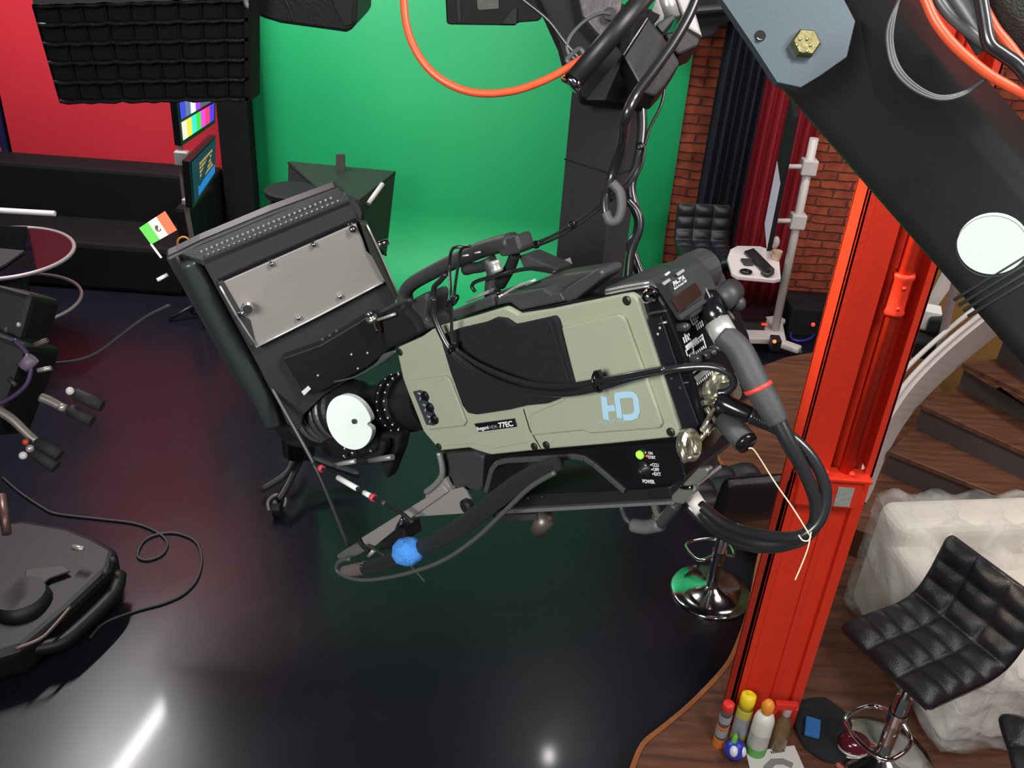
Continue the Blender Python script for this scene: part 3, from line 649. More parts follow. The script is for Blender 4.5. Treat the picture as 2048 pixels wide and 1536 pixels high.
def promp(t, pt, off):
    ob('display', prism([pt(0, 0) + off, pt(1, 0) + off, pt(1, 1) + off, pt(0, 1) + off], -off * .4), mat('lit_dark_blue', (.01, .02, .04), .4, emis=(.01, .03, .06), es=.8), t)
    c = mat('lit_blue_band', (.02, .18, .5), .5, emis=(.02, .2, .6), es=.7)
    ob('blue_band', prism([pt(.2, .72) + off * 1.3, pt(1, .72) + off * 1.3, pt(1, .95) + off * 1.3, pt(.2, .95) + off * 1.3], off * .2), c, t)
    c = mat('lit_amber_text', (.6, .33, .06), .5, emis=(.6, .35, .1), es=.6)
    for k in range(5):
        v = .2 + k * .1; bm = N(); u = .3
        while u < .8:
            w3 = .06 + .05 * random.random(); prism([pt(u, v) + off * 1.3, pt(u + w3, v) + off * 1.3, pt(u + w3, v + .06) + off * 1.3, pt(u, v + .06) + off * 1.3], off * .2, bm); u += w3 + .02
        ob('text_line', bm, c, t)
screen('screen', 'lower angled screen showing amber lines and a blue band', ((382, 325), (429, 277), (428, 348), (388, 408)), 6.15, 6.6, promp)
# black drum and softbox in front of the green screen
dr = thing('drum', 'dark blue barrel with grey lid in front of the green screen', 'drum', V((-1.5, 5.85, 0)))
c = PY(582, 383, 5.85)
ob('body', lathe((c.x, 5.85, 0), (0, 0, 1), [(0, .13), (c.z - .02, .14)], 24), mat('dark_blue_drum', (.012, .012, .05), .2), dr, smooth=True)
ob('lid', lathe((c.x, 5.85, c.z - .02), (0, 0, 1), [(0, .17), (.03, .17), (.04, .15)], 24), M_blackm, dr)
sb = thing('softbox', 'black pyramid softbox on a stand in front of the green screen', 'softbox', V((-1.2, 6.2, 0)))
q = [PY(577, 325, 6.35), PY(790, 345, 6.35), PY(772, 510, 6.1), PY(572, 500, 6.1)]
apx = PY(688, 425, 5.55)
bm = N(); vs = [bm.verts.new(p) for p in q]; s_ = [bm.verts.new(apx + (p - apx) * .16) for p in q]
for i in range(4): bm.faces.new((vs[i], vs[(i + 1) % 4], s_[(i + 1) % 4], s_[i]))
bm.faces.new(s_)
M_soft = mat('black_softbox_cloth', (.014, .020, .016), .55, bump=.3, bscale=40)
ob('hood', bm, M_soft, sb)
ob('diffuser', prism(q, V((0, .03, 0))), M_soft, sb)
for i in range(4): ob('rib', tube([q[i] + V((0, -.005, 0)), apx + (q[i] - apx) * .16], .008, 6, smooth=False), M_blackm, sb)
ob('strap', prism([PY(672, 309, 6.3), PY(689, 309, 6.3), PY(690, 345, 6.28), PY(671, 345, 6.28)], V((0, .02, 0))), mat('grey_strap', (.05, .045, .04), .9), sb)
ob('latch', tube([PY(736, 408, 5.83), PY(765, 368, 6.0)], .016, 8, smooth=False), M_whitem, sb)
ob('latch', tube([PY(596, 379, 6.0), PY(620, 382, 5.95)], .016, 8, smooth=False), M_whitem, sb)
ob('lamp_head', lathe(apx, (apx - (q[0] + q[2]) / 2), [(-.05, .11), (.22, .11), (.24, .09)], 20), M_black, sb)
ob('stand', cyl((apx.x, apx.y - .05, 0), (apx.x, apx.y - .05, apx.z), .018, 10), M_black, sb)
# rolling light stand behind the lens
rs = thing('rolling_stand', 'dark rolling stand with casters on the black floor behind the lens', 'stand', V((-1.05, 4.2, 0)))
ob('column', tube([PZ(598, 905, .25), PZ(598, 905, .25) + V((0, 0, 1.1))], .09, 14, smooth=False), M_black, rs)
ob('leg', tube([PZ(588, 905, .14), PZ(575, 945, .12), PZ(522, 980, .05)], .020, 8, 4), M_grey, rs)
ob('leg', tube([PZ(605, 910, .2), PZ(570, 980, .14), PZ(556, 1000, .12)], .022, 8, 4), M_black, rs)
ob('leg', tube([PZ(605, 910, .2), PZ(660, 930, .14), PZ(720, 950, .10)], .022, 8, 4), M_black, rs)
ct = ob('caster', cyl(PZ(556, 1015, .05) + V((-.02, 0, 0)), PZ(556, 1015, .05) + V((.02, 0, 0)), .055, 18), M_black, rs)
ob('fork', tube([PZ(538, 1022, .06), PZ(536, 1003, .09), PZ(552, 990, .12), PZ(570, 996, .10), PZ(568, 1014, .06)], .010, 8, 4), mat('dull_grey_metal', (.22, .20, .18), .45, .4), ct)

# ================================================================== HANGING FIXTURES
def fixture(name, label, cat, pts, Y, dep, m=M_blackm, **k):
    return ob(name, prism([PY(x, y, Y) for x, y in pts], V((0, dep, 0))), m, label=label, cat=cat, **k)
hb = thing('hanging_softbox', 'large black hanging softbox with egg-crate grid before the red wall', 'softbox', PY(280, 205, 4.5))
TL, TR, BR, BL = (64, 14), (496, 2), (497, 200), (119, 206)
def hq(u, v, Y): 
    x = (TL[0] * (1 - u) + TR[0] * u) * (1 - v) + (BL[0] * (1 - u) + BR[0] * u) * v
    y = (TL[1] * (1 - u) + TR[1] * u) * (1 - v) + (BL[1] * (1 - u) + BR[1] * u) * v
    return PY(x, y, Y)
M_crate = mat('black_satin_fabric', (.020, .018, .020), .42, bump=.5, bscale=30)
ob('backing', prism([hq(0, 0, 4.55), hq(1, 0, 4.55), hq(1, 1, 4.55), hq(0, 1, 4.55)], V((0, .1, 0))), M_blackm, hb)
for r in range(6):
    v = r / 5; bm = N(); rows = []
    for i in range(25):
        u = i / 24; sag = .010 * abs(math.sin(u * 9 * math.pi))
        p = hq(u, v, 4.5) + V((0, 0, -sag)); rows.append((p, p + V((0, .06, .004 - sag)), p + V((0, .06, .014)), p + V((0, 0, .014 + sag * .3))))
    vv = [[bm.verts.new(p) for p in r_] for r_ in rows]
    for a, b in zip(vv, vv[1:]):
        for i in range(4): bm.faces.new((a[i], a[(i + 1) % 4], b[(i + 1) % 4], b[i]))
    ob('grid_slat', bm, M_crate, hb, smooth=True)
for i in range(10):
    u = i / 9; ob('grid_rib', prism([hq(u, 0, 4.52), hq(u, 1, 4.52), hq(u, 1, 4.56), hq(u, 0, 4.56)], V((.004, 0, 0))), M_blackm, hb)
ob('lip', prism([PY(*q, 4.5) for q in ((60, -60), (500, -70), (497, -2), (66, 12))], V((0, .1, 0))), mat('grey_lip', (.085, .075, .08), .7, var=.3, vscale=10), hb)
ob('side_panel', prism([PY(*q, 4.5) for q in ((488, -60), (500, -60), (502, 203), (490, 203))], V((0, .16, 0))), M_blackm, hb)
ob('hook', tube([PY(492, -40, 4.45), PY(492, 5, 4.45), PY(497, 12, 4.45)], .012, 8, 3), M_alu, hb)
h2 = thing('hanging_lamp', 'dark lamp housing hanging at the top in front of the green screen', 'lamp', PY(610, 60, 4.8))
ob('housing', prism([PY(x, y, 4.8) for x, y in ((508, -60), (509, 22), (520, 36), (560, 48), (690, 66), (703, 62), (712, 45), (716, -60))], V((.02, .35, .03))), mat('lamp_black', (.022, .022, .024), .5, bump=.2), h2, bev=.02)
ob('seam', tube([PY(558, -30, 4.79), PY(575, 10, 4.79), PY(590, 48, 4.79)], .005, 6, 3), M_grey, h2)
ob('shutter', prism([PY(x, y, 4.78) for x, y in ((655, -40), (705, -40), (703, 48), (690, 52), (672, 20))], V((0, .02, 0))), mat('dark_brownish', (.035, .030, .026), .5, var=.4, vscale=12), h2)
h3 = thing('hanging_ballast_box', 'black equipment box with labels hanging at top centre', 'lamp', PY(990, 50, 4.0))
ob('housing', prism([PY(x, y, 4.0) for x, y in ((888, -60), (893, 46), (898, 50), (1030, 52), (1036, 46), (1075, 43), (1083, 38), (1090, -60))], V((0, .3, .03))), M_black, h3, bev=.008)
ob('label_plate', prism([PY(x, y, 3.99) for x, y in ((953, -20), (998, -20), (997, 17), (958, 20), (955, 16))], V((0, .005, 0))), mat('pale_grey_label', (.20, .20, .18), .6, var=.4, vscale=40), h3)
ob('bracket', prism([PY(x, y, 3.98) for x, y in ((1003, 47), (1028, 16), (1034, 18), (1033, 48))], V((0, .01, 0))), M_grey, h3)
ob('edge_strip', prism([PY(x, y, 3.99) for x, y in ((912, -20), (920, -20), (922, 44), (916, 44))], V((0, .005, 0))), M_grey, h3)

# ================================================================== STUDIO CAMERA PEDESTAL AT LEFT (dark)
pd = thing('camera_pedestal', 'dark studio camera pedestal with steering ring and pan handles at left', 'camera pedestal', PZ(80, 1250, 0))
pc = PZ(60, 1270, 0)
M_dk = mat('dark_pedestal', (.005, .0045, .005), .5); M_dk2 = mat('brownish_skirt', (.040, .032, .030), .5, var=.3, vscale=9)
ob('base', prism([PZ(x, y, .04) for x, y in ((-160, 1120), (60, 1085), (150, 1100), (200, 1120), (245, 1145), (235, 1185), (150, 1270), (60, 1350), (-160, 1420))], V((0, 0, .16))), M_dk, pd, bev=.04, seg=3)
ob('skirt', prism([PZ(x, y, .215) for x, y in ((52, 1142), (128, 1133), (142, 1145), (100, 1160), (50, 1205), (30, 1220), (46, 1180))], V((0, 0, .012))), M_dk2, pd, bev=.005)
ob('wheel_guard', tube([PZ(x, y, .12) for x, y in ((238, 1150), (226, 1190), (150, 1265), (110, 1290), (40, 1300))], .035, 10, 5), M_dk, pd)
ob('guard_rim', tube([PZ(x, y, .20) for x, y in ((140, 1215), (110, 1250), (80, 1278), (30, 1298))], .008, 8, 5), mat('brownish_metal', (.20, .15, .14), .4, .4), pd)
ob('caster', cyl(PZ(205, 1135, .06), PZ(222, 1130, .06), .055, 16), M_black, pd)
ob('pedal', tube([PZ(146, 1094, .30), PZ(168, 1099, .30)], .014, 8, smooth=False), M_alu, pd)
for q in ((225, 1120), (210, 1145)): ob('knob', ball(PZ(*q, .22), .016), M_grey, pd)
ob('column', tube([V((pc.x, pc.y, .15)), V((pc.x, pc.y, .26))], [.15, .11], 20, smooth=False), M_dk, pd)
ob('cylinder', tube([PZ(14, 1068, .5), PZ(2, 990, .6)], .020, 10, smooth=False), mat('rosy_metal', (.22, .12, .11), .35, .5), pd)
sr = PZ(40, 1100, 0)
# camera on it, mostly outside the frame
sc2 = thing('studio_camera', 'dark studio camera with cables on the pedestal at the left edge', 'camera', P(-30, 760, 3.0))
ob('body', obox(P(-60, 740, 3.1), c2w((.9, .35, .1)), c2w((-.35, .9, 0)), c2w((0, 0, 1)), .20, .16, .12), mat('very_dark', (.005, .005, .006), .6), sc2, bev=.02)
ob('hood', obox(P(40, 640, 3.2), c2w((.9, .25, .1)), c2w((-.25, .9, 0)), c2w((0, 0, 1)), .07, .10, .1), MT['very_dark'], sc2, bev=.02)
M_purple = mat('purple_cable', (.065, .035, .10), .5)
def pt(l, z=3.0): return [P(x, y, z) for x, y in l]
ob('connector', tube(pt([(47, 735), (66, 715)]), .022, 10, smooth=False), mat('violet_grey', (.22, .16, .24), .45), sc2)
ob('knob', ball(P(37, 650, 3.0), .008), M_alu, sc2); ob('knob', ball(P(12, 661, 3.0), .009), M_grey, sc2)
ob('switch', tube(pt([(76, 741), (102, 736)]), .008, 8, smooth=False), M_alu, sc2)
ob('switch', tube(pt([(18, 757), (32, 772)]), .008, 8, smooth=False), M_grey, sc2)
ob('switch', tube(pt([(70, 690), (95, 680)]), .009, 8, smooth=False), mat('brown_grey', (.13, .09, .08), .5), sc2)
ob('cable', tube(pt([(28, 680), (52, 705), (62, 730), (55, 765), (30, 790), (0, 805), (-30, 800)]), .008, 8, 5), M_purple, label='purple cable looping beside the studio camera at the left edge', cat='cable')
ob('cable', tube(pt([(62, 730), (40, 700), (20, 690), (-20, 700)], 3.05), .007, 8, 5), M_purple, label='short purple cable above the loop at the left edge', cat='cable')
# pan handles
def handle(pts_, knob, joint, grip, mm, red=None):
    t = ob('pan_handle', tube(pt(pts_), [.016, .013], 10, 4), mm, sc2)
    ob('knob', ball(P(knob[0], knob[1], 2.97), .013), mat('white_knob', (.85, .82, .80), .4), t, smooth=True)
    ob('joint', ball(P(*joint, 2.98), .013), M_alu, t, smooth=True)
    for g_ in grip: ob('grip', tube(pt(g_), .020, 10, smooth=False), M_knob, t)
    if red: ob('cap', ball(P(*red, 2.96), .010), mat('red_cap', (.7, .08, .03), .4), t, smooth=True)
M_dalu = mat('dull_alu', (.40, .35, .32), .4, .6)
handle([(-20, 812), (20, 835), (55, 868), (72, 882)], (46, 911), (60, 897), [[(78, 885), (120, 912)], [(70, 905), (112, 935)]], M_dalu, (51, 884))
handle([(82, 795), (100, 802), (125, 815), (134, 818)], (140, 782), (124, 815), [[(140, 820), (185, 843)], [(150, 788), (205, 812)]], M_dalu)
ob('cable', tube([P(x, y, 3.3) for x, y in ((95, 728), (150, 722), (195, 705), (240, 672), (290, 635), (340, 610))], .006, 8, 5), mat('dim_grey_cable', (.045, .04, .045), .5), label='thin grey cable arching from the studio camera to the right', cat='cable')
M_floorc = mat('floor_cable_grey', (.05, .045, .045), .5)
ob('cable', tube([PZ(x, y, .008) for x, y in ((5, 955), (40, 985), (85, 1015), (115, 1028), (200, 1038), (270, 1047), (315, 1065), (334, 1085), (325, 1108), (295, 1120), (275, 1112), (285, 1085), (310, 1070), (350, 1066), (390, 1082), (403, 1115), (395, 1155), (370, 1185), (330, 1205), (270, 1222), (210, 1245), (180, 1275))], .007, 8, 5), M_floorc, label='long thin cable looping over the black floor at left', cat='cable')
# ================================================================== THE BROADCAST CAMERA ON ITS REMOTE HEAD (foreground)
_t, _a = math.radians(40), math.radians(28)
CW = V((math.sin(_t), math.cos(_t), 0)); CH = V((math.cos(_t), -math.sin(_t), 0)); CZ = V((0, 0, 1))
CL_ = CH * math.cos(_a) + CZ * math.sin(_a); CU_ = -CH * math.sin(_a) + CZ * math.cos(_a)   # towards the rear, towards the top
CO = P(1100, 750, .90)
def cw(px, py, w=0.0): return PL(px, py, CO + CW * w, CW)          # on a plane parallel to the near side
def cl(px, py, l=.158): return PL(px, py, CO + CL_ * l, CL_)       # on a plane parallel to the rear face
def cws(l, w=0.0): return [cw(x, y, w) for x, y in l]
def cls(l, q=.158): return [cl(x, y, q) for x, y in l]
cam_t = thing('broadcast_camera', 'large broadcast video camera with beige side panel tilted nose down in the foreground', 'camera', cw(1100, 900, .05))
body = [(806, 694), (845, 672), (880, 650), (1012, 611), (1036, 625), (1210, 590), (1255, 581), (1298, 573), (1314, 584), (1330, 609), (1345, 645), (1384, 742), (1406, 856), (1398, 869), (1355, 884), (1100, 902), (980, 914), (940, 900), (884, 905), (862, 872), (812, 770)]
ob('body', prism(cws(body, .006), CW * .098), M_gloss, cam_t, bev=.003)
pan = [(793, 700), (797, 694), (842, 674), (862, 660), (882, 651), (945, 634), (1008, 615), (1013, 616), (1036, 629), (1100, 619), (1240, 590), (1260, 587), (1272, 594), (1278, 606), (1320, 738), (1358, 858), (1358, 868), (1350, 875), (1220, 888), (1100, 898), (982, 910), (970, 907), (952, 901), (938, 896), (880, 902), (873, 897), (868, 888), (853, 871), (846, 862), (814, 781), (805, 756)]
bm = prism(cws(pan, 0), CW * .008)
bm.faces.ensure_lookup_table(); f = [x for x in bm.faces if len(x.verts) == len(pan)]
f.sort(key=lambda q: q.calc_center_median().dot(CW)); front = f[0]
pn = ob('side_panel', bm, M_beige, cam_t, label='beige side panel', bev=.0022, seg=3)
def raised(name, pts, w, th, m, par, bev=.0012, lab=None): return ob(name, prism(cws(pts, w), CW * th), m, par, bev=bev, seg=3, label=lab)
raised('raised_relief', [(1122, 655), (1235, 628), (1246, 633), (1252, 642), (1325, 848), (1318, 858), (1180, 868), (1165, 862), (1062, 872), (1058, 830), (1125, 802), (1150, 768)], -.0034, .0042, M_beige, pn, .0032)
raised('raised_relief', [(812, 762), (888, 752), (898, 757), (932, 845), (926, 853), (858, 861), (850, 856), (815, 778)], -.0034, .0042, M_beige, pn, .0030)
raised('raised_relief', [(882, 876), (960, 866), (1050, 862), (1058, 885), (985, 898), (950, 888), (885, 892)], -.001, .002, M_beige, pn, .001)
ob('panel_seam', ribbon(cws([(1047, 818), (1060, 860), (1082, 897)], -.0003), .0010, -CW, .0004), M_blackm, pn)
for q in ((1254, 601), (1342, 864), (1093, 890), (1069, 893), (878, 893), (800, 704)):
    ob('screw', lathe(cw(*q, -.0004), -CW, [(0, .0042), (.0012, .0042), (.0018, .003)], 14), mat('dark_screw', (.05, .055, .035), .35, .7), pn)
raised('fabric_pad', [(878, 671), (918, 657), (970, 645), (990, 636), (1008, 638), (1026, 650), (1043, 647), (1106, 633), (1113, 642), (1148, 768), (1138, 782), (1120, 797), (1092, 808), (1050, 812), (1018, 820), (952, 830), (935, 827), (924, 812), (900, 745)], -.0065, .0065, M_pad, cam_t, .002, 'black fabric pad')
raised('fabric_pad', [(1020, 668), (1050, 655), (1098, 640), (1140, 768), (1112, 790), (1060, 800)], -.009, .003, M_pad, cam_t, .0012, 'thicker black fabric pad')
# filter knobs window
fk = raised('knob_recess', [(825, 783), (840, 780), (848, 784), (876, 836), (874, 848), (866, 852), (852, 850)], -.0042, .003, mat('bluish_dark', (.07, .08, .11), .25, .4), cam_t, .001)
for i, (x, y) in enumerate(((850, 792), (860, 815), (869, 838))):
    ob('knob', lathe(cw(x, y, -.0043), -CW, [(0, .0062), (.001, .0062), (.0028, .0045)], 16), M_gloss, fk)
    ob('knob_ridge', tube(cws([(x - 14, y - 6), (x - 7, y - 2), (x - 10, y + 8)], -.0052), .0012, 6, 3), M_alu, fk)
# name plate and printing
npl = raised('name_plate', [(948, 848), (1026, 838), (1031, 854), (957, 864)], -.0032, .0028, M_gloss, cam_t, .0004)
ux = (cw(1031, 854) - cw(957, 864)).normalized(); uy = CW.cross(ux); uy = -uy if uy.z < 0 else uy
text('Ikegami', 'print', cw(955, 861, -.0035), ux, uy, .0058, M_text, npl, width=(cw(978, 858) - cw(955, 861)).length, bold=.02)
text('HDK-', 'print', cw(980, 858, -.0035), ux, uy, .0052, mat('grey_blue_print', (.28, .33, .40), .6), npl, width=(cw(998, 856) - cw(980, 858)).length)
text('77EC', 'print', cw(999, 855.5, -.0035), ux, uy, .0078, M_text, npl, width=(cw(1027, 852) - cw(999, 855.5)).length, bold=.03)
hd = ob('logo', ribbon(cws([(1208, 793), (1213, 839)], -.00365), .0068, -CW, .0005), M_logo, cam_t, label='light blue HD logo')
ribbon(cws([(1210, 818), (1230, 815)], -.0036), .0058, -CW, .0005, bm := N())
ribbon(cws([(1234, 789), (1240, 836)], -.00375), .0062, -CW, .0005, bm)
ribbon(cws([(1232, 791), (1258, 788.5), (1267, 790), (1272, 797), (1275, 822), (1272, 830), (1264, 834), (1247, 835)], -.0039), .0060, -CW, .0005, bm)
ob('letter', bm, M_logo, hd)
text('High Definition', 'print', cw(1201, 848, -.0040), (cw(1252, 843) - cw(1201, 848)), CU_, .0042, M_logo, hd, width=(cw(1252, 843) - cw(1201, 848)).length)
# dark side strip: bolts and marks
ob('bolt', lathe(cw(1303, 590, .005), -CW, [(0, .0068), (.003, .0068), (.004, .0052), (.009, .0048), (.010, .002)], 18), M_chrome, cam_t, smooth=True)
for q in ((1322, 655), (1318, 667)): ob('screw', ball(cw(*q, .005), .0024), M_alu, cam_t)
for q in ((1362, 774), (1345, 756)): ob('screw', ball(cw(*q, .005), .0024), M_grey, cam_t)
ob('clip', tube(cws([(1298, 630), (1304, 626), (1336, 621)], .004), .0014, 6, 3), M_grey, cam_t)
ob('clip', tube(cws([(1318, 647), (1334, 644)], .004), .0011, 6, smooth=False), M_alu, cam_t)
ob('clip', tube(cws([(1358, 768), (1378, 764)], .004), .0011, 6, smooth=False), M_grey, cam_t)
ob('side_cover', prism(cws([(1288, 640), (1322, 632), (1368, 770), (1398, 850), (1392, 862), (1366, 866), (1345, 800)], .003), CW * .004), mat('black_satin', (.011, .012, .016), .35), cam_t, bev=.001)
# top: rear cover and accessory shoe
M_top = mat('top_cover_grey', (.050, .050, .052), .45, bump=.03, bscale=500)
ob('top_cover', prism(cws([(1205, 591), (1208, 576), (1240, 569), (1296, 560), (1312, 572), (1316, 584), (1298, 576), (1255, 585)], .010), CW * .082), M_top, cam_t, bev=.003)
for dy in (0, 7): ob('trim_line', tube(cws([(1212, 581 + dy), (1250, 573 + dy), (1298, 565 + dy)], .008), .0012, 6, 3), M_alu, cam_t)
ob('shoe_cover', prism(cws([(992, 612), (994, 598), (1002, 592), (1086, 577), (1103, 587), (1122, 585), (1132, 603), (1040, 622), (1020, 606)], .012), CW * .05), M_top, cam_t, bev=.0025)
ob('shoe_wedge', prism(cws([(1120, 588), (1128, 578), (1196, 537), (1207, 542), (1206, 556), (1150, 600), (1132, 606)], .012), CW * .03), M_top, cam_t, bev=.003)
ob('shoe_top', prism(cws([(1005, 592), (1088, 556), (1160, 545), (1198, 540), (1128, 578), (1090, 578)], .03), CW * .035), M_top, cam_t, bev=.003)
ob('shoe_rail', tube(cws([(1002, 594), (1030, 575), (1070, 560)], .02), .0016, 6, 3), M_alu, cam_t)
ob('latch', ball(cw(1000, 592, .016), .004), M_chrome, cam_t)
ob('front_cover', prism(cws([(896, 640), (900, 622), (940, 610), (958, 600), (985, 590), (990, 612), (950, 625), (905, 640)], .015), CW * .05), M_top, cam_t, bev=.002)
ob('front_lever', prism(cws([(925, 606), (965, 585), (978, 580), (975, 588), (935, 606)], .02), CW * .01), M_alu, cam_t, bev=.001)
# handle
hn = ob('handle', tube(cws([(838, 655), (818, 625), (810, 592), (822, 570), (860, 547), (915, 520), (970, 497), (1026, 482)], .045), [.013, .012, .0095, .010, .0105, .011, .0115], 14, 6, sq=.8), M_grey, cam_t, smooth=True)
ob('end_block', prism(cws([(990, 488), (1022, 473), (1032, 470), (1042, 500), (1036, 508), (1000, 515)], .035), CW * .022), M_grey, hn, bev=.003)
ob('grip_bump', tube(cws([(930, 540), (945, 536), (960, 534), (975, 528)], .045), .006, 8, 3), M_grey, hn)
for q in ((931, 511), (955, 505)): ob('mark', tube(cws([(q[0] - 5, q[1] + 1), (q[0] + 6, q[1] - 1)], .034), .0009, 6, smooth=False), M_text, hn)
ob('front_foot', prism(cws([(822, 600), (850, 585), (856, 600), (850, 640), (870, 655), (822, 675), (812, 660)], .03), CW * .035), M_grey, hn, bev=.004)
ob('post', tube(cws([(975, 518), (988, 545), (985, 575), (988, 605)], .045), [.009, .008, .0085, .011], 12, 4), M_grey, hn, smooth=True)
ob('strut', tube(cws([(1030, 508), (1020, 535), (1000, 570)], .045), .006, 10, 4), M_blackm, hn)
ob('clamp', lathe(cw(992, 532, .03), CU_, [(-.006, .006), (-.003, .0065), (.0, .005), (.003, .0065), (.006, .006)], 14), M_alu, hn, smooth=True)
ob('shoe_arm', prism(cws([(1036, 512), (1050, 510), (1112, 538), (1108, 550), (1048, 540)], .05), CW * .025), M_top, hn, bev=.002)
ob('pale_plate', prism(cws([(1092, 546), (1128, 520), (1132, 532), (1104, 552)], .08), CW * .01), mat('pale_grey_metal', (.33, .33, .32), .5), cam_t)
# viewfinder mount bits at the nose
ob('nose_mount', prism(cws([(762, 640), (805, 615), (830, 640), (842, 668), (800, 690), (770, 700)], .02), CW * .06), M_blackm, cam_t, bev=.004)
ob('nose_rail', tube(cws([(760, 626), (800, 606), (822, 600)], .02), .0022, 8, 3), M_grey, cam_t)
ob('nose_rail', tube(cws([(756, 640), (790, 628)], .015), .0018, 8, smooth=False), M_alu, cam_t)
# lens
la = cw(836, 803, .058); ld = -CL_
ln = ob('lens', lathe(la, ld, [(-.03, .036), (.0, .036), (.012, .033), (.05, .033), (.055, .028), (.10, .027), (.115, .034), (.15, .040), (.155, .043), (.235, .045), (.24, .050), (.275, .052), (.28, .047), (.26, .040)], 40), M_black, cam_t, smooth=False)
for a, r, w2 in ((.012, .0375, .010), (.028, .039, .008), (.042, .036, .006)):
    ob('focus_ring', lathe(la, ld, [(a, r - .004), (a + .001, r), (a + w2, r), (a + w2 + .001, r - .004)], 36), M_gloss, ln)
for a, r in ((.165, .0455), (.18, .046), (.195, .0465), (.212, .047)):
    ob('barrel_ring', lathe(la, ld, [(a, r - .002), (a + .002, r), (a + .008, r), (a + .010, r - .002)], 36), mat('barrel_purple_grey', (.085, .072, .078), .35), ln)
bm = N()
for k in range(14):
    an = k * .28 - 1.0; rr = .0385; d2 = (-CW * math.cos(an) + CU_ * math.sin(an)) * rr
    for a in (.018, .033): ball(la + ld * a + d2, .0013, bm, u=6, v=4)
ob('scale_mark', bm, M_text, ln)
# white gear disc of the lens drive
dc = cw(698, 845, -.005); dn = (CAM - dc).normalized() * .35 - CW * .85; dn.normalize()
ux = CU_ - dn * CU_.dot(dn); ux.normalize(); uy = dn.cross(ux); pts = []
rr = 57 / F * (dc - CAM).dot(c2w((0, 0, 1)))
right = c2w((1, 0, 0))
for k in range(72):
    a = k * math.pi / 36; p = ux * math.cos(a) + uy * math.sin(a)
    dd = p.dot((right - dn * right.dot(dn)).normalized()); dv = p.dot(ux)
    r_ = rr * (1 - .24 * math.exp(-((dv + .22) / .10) ** 2) * (dd > 0))
    pts.append(dc + p * r_)
dk = ob('drive_disc', prism(pts, -dn * .008), M_disc, ln, label='white round drive disc')
ob('pin', lathe(dc + (cw(708, 843, -.005) - dc), dn, [(-.001, .0032), (.001, .0032), (.0012, .001)], 12), M_grey, dk)
ob('drive_housing', prism(cws([(655, 800), (735, 800), (748, 860), (735, 900), (668, 895), (648, 860)], .03), CW * .03), M_blackm, ln, bev=.005)
ob('motor', prism(cws([(636, 885), (700, 880), (745, 872), (752, 905), (700, 925), (640, 915)], .01), CW * .05), M_black, ln, bev=.006)
ob('motor_rod', tube(cws([(668, 930), (712, 922)], .0), .0032, 8, smooth=False), M_alu, ln)
ob('motor_rod', tube(cws([(740, 921), (785, 914)], .0), .0038, 8, smooth=False), mat('grey_rod', (.25, .25, .24), .4, .4), ln)
ob('motor_arm', tube(cws([(712, 922), (742, 920), (765, 900), (768, 880)], .004), .005, 8, 3), M_blackm, ln)
for q in ((690, 897), (705, 906), (688, 912), (742, 902)): ob('screw', ball(cw(*q, -.001), .0026), M_chrome, ln)
ob('motor_bracket', prism(cws([(760, 868), (800, 870), (795, 900), (772, 960), (760, 930)], .02), CW * .02), M_blackm, ln, bev=.004)
# rear face
RN = CL_
ob('rear_panel', prism(cls([(1314, 584), (1330, 609), (1384, 742), (1406, 856), (1475, 800), (1455, 700), (1415, 590), (1400, 545)], .158), CL_ * .003), M_gloss, cam_t)
ad = ob('display_unit', prism(cls([(1301, 566), (1312, 580), (1352, 645), (1358, 642), (1412, 604), (1404, 575), (1388, 540), (1372, 528), (1335, 545)], .160), CL_ * .016), mat('display_grey', (.045, .045, .047), .38), cam_t, bev=.005, seg=4)
ob('window', prism(cls([(1340, 600), (1388, 566), (1402, 590), (1355, 624)], .177), CL_ * .0015), mat('dark_red_window', (.035, .016, .012), .2), ad)
ob('hatch', prism(cls([(1350, 632), (1400, 598), (1409, 604), (1356, 641)], .177), CL_ * .004), M_grey, ad, bev=.001)
uxr = (cl(1369, 556, .177) - cl(1347, 571, .177)).normalized(); uyr = RN.cross(uxr)
text('PA-79A', 'print', cl(1348, 573, .1768), uxr, uyr, .0054, M_text, ad, width=(cl(1371, 558, .177) - cl(1348, 573, .177)).length, bold=.03)
text('Multi Format HD', 'print', cl(1349, 580, .1768), uxr, uyr, .0026, M_text, ad, width=(cl(1374, 563, .177) - cl(1349, 580, .177)).length, bold=.02)
for q in ((1331, 564), (1359, 545)): ob('button', prism([cl(q[0] + a, q[1] + b, .177) for a, b in ((-8, 2), (6, -7), (9, -3), (-4, 7))], CL_ * .001), mat('pale_button', (.35, .35, .36), .5), ad)
ob('button', prism([cl(1333 + a, 547 + b, .177) for a, b in ((-5, 2), (4, -4), (6, -2), (-2, 5))], CL_ * .001), M_text, ad)
ob('round_cover', lathe(cl(1392, 545, .146), CW, [(-.012, .019), (.012, .019), (.016, .015)], 24), M_top, cam_t, smooth=False)
bm = N(); z = .1615
for a, b, wd in (((1372, 697), (1394, 679), .0045), ((1380, 634), (1386, 650), .0011), ((1386, 650), (1395, 641), .0011), ((1404, 668), (1412, 696), .0010), ((1394, 679), (1405, 669), .0010), ((1369, 668), (1374, 684), .0009), ((1374, 672), (1381, 680), .0009), ((1384, 690), (1390, 712), .0010), ((1386, 746), (1398, 737), .0010), ((1371, 700), (1375, 712), .0010)):
    ribbon([cl(*a, z), cl(*b, z)], wd, CL_, .0003, bm)
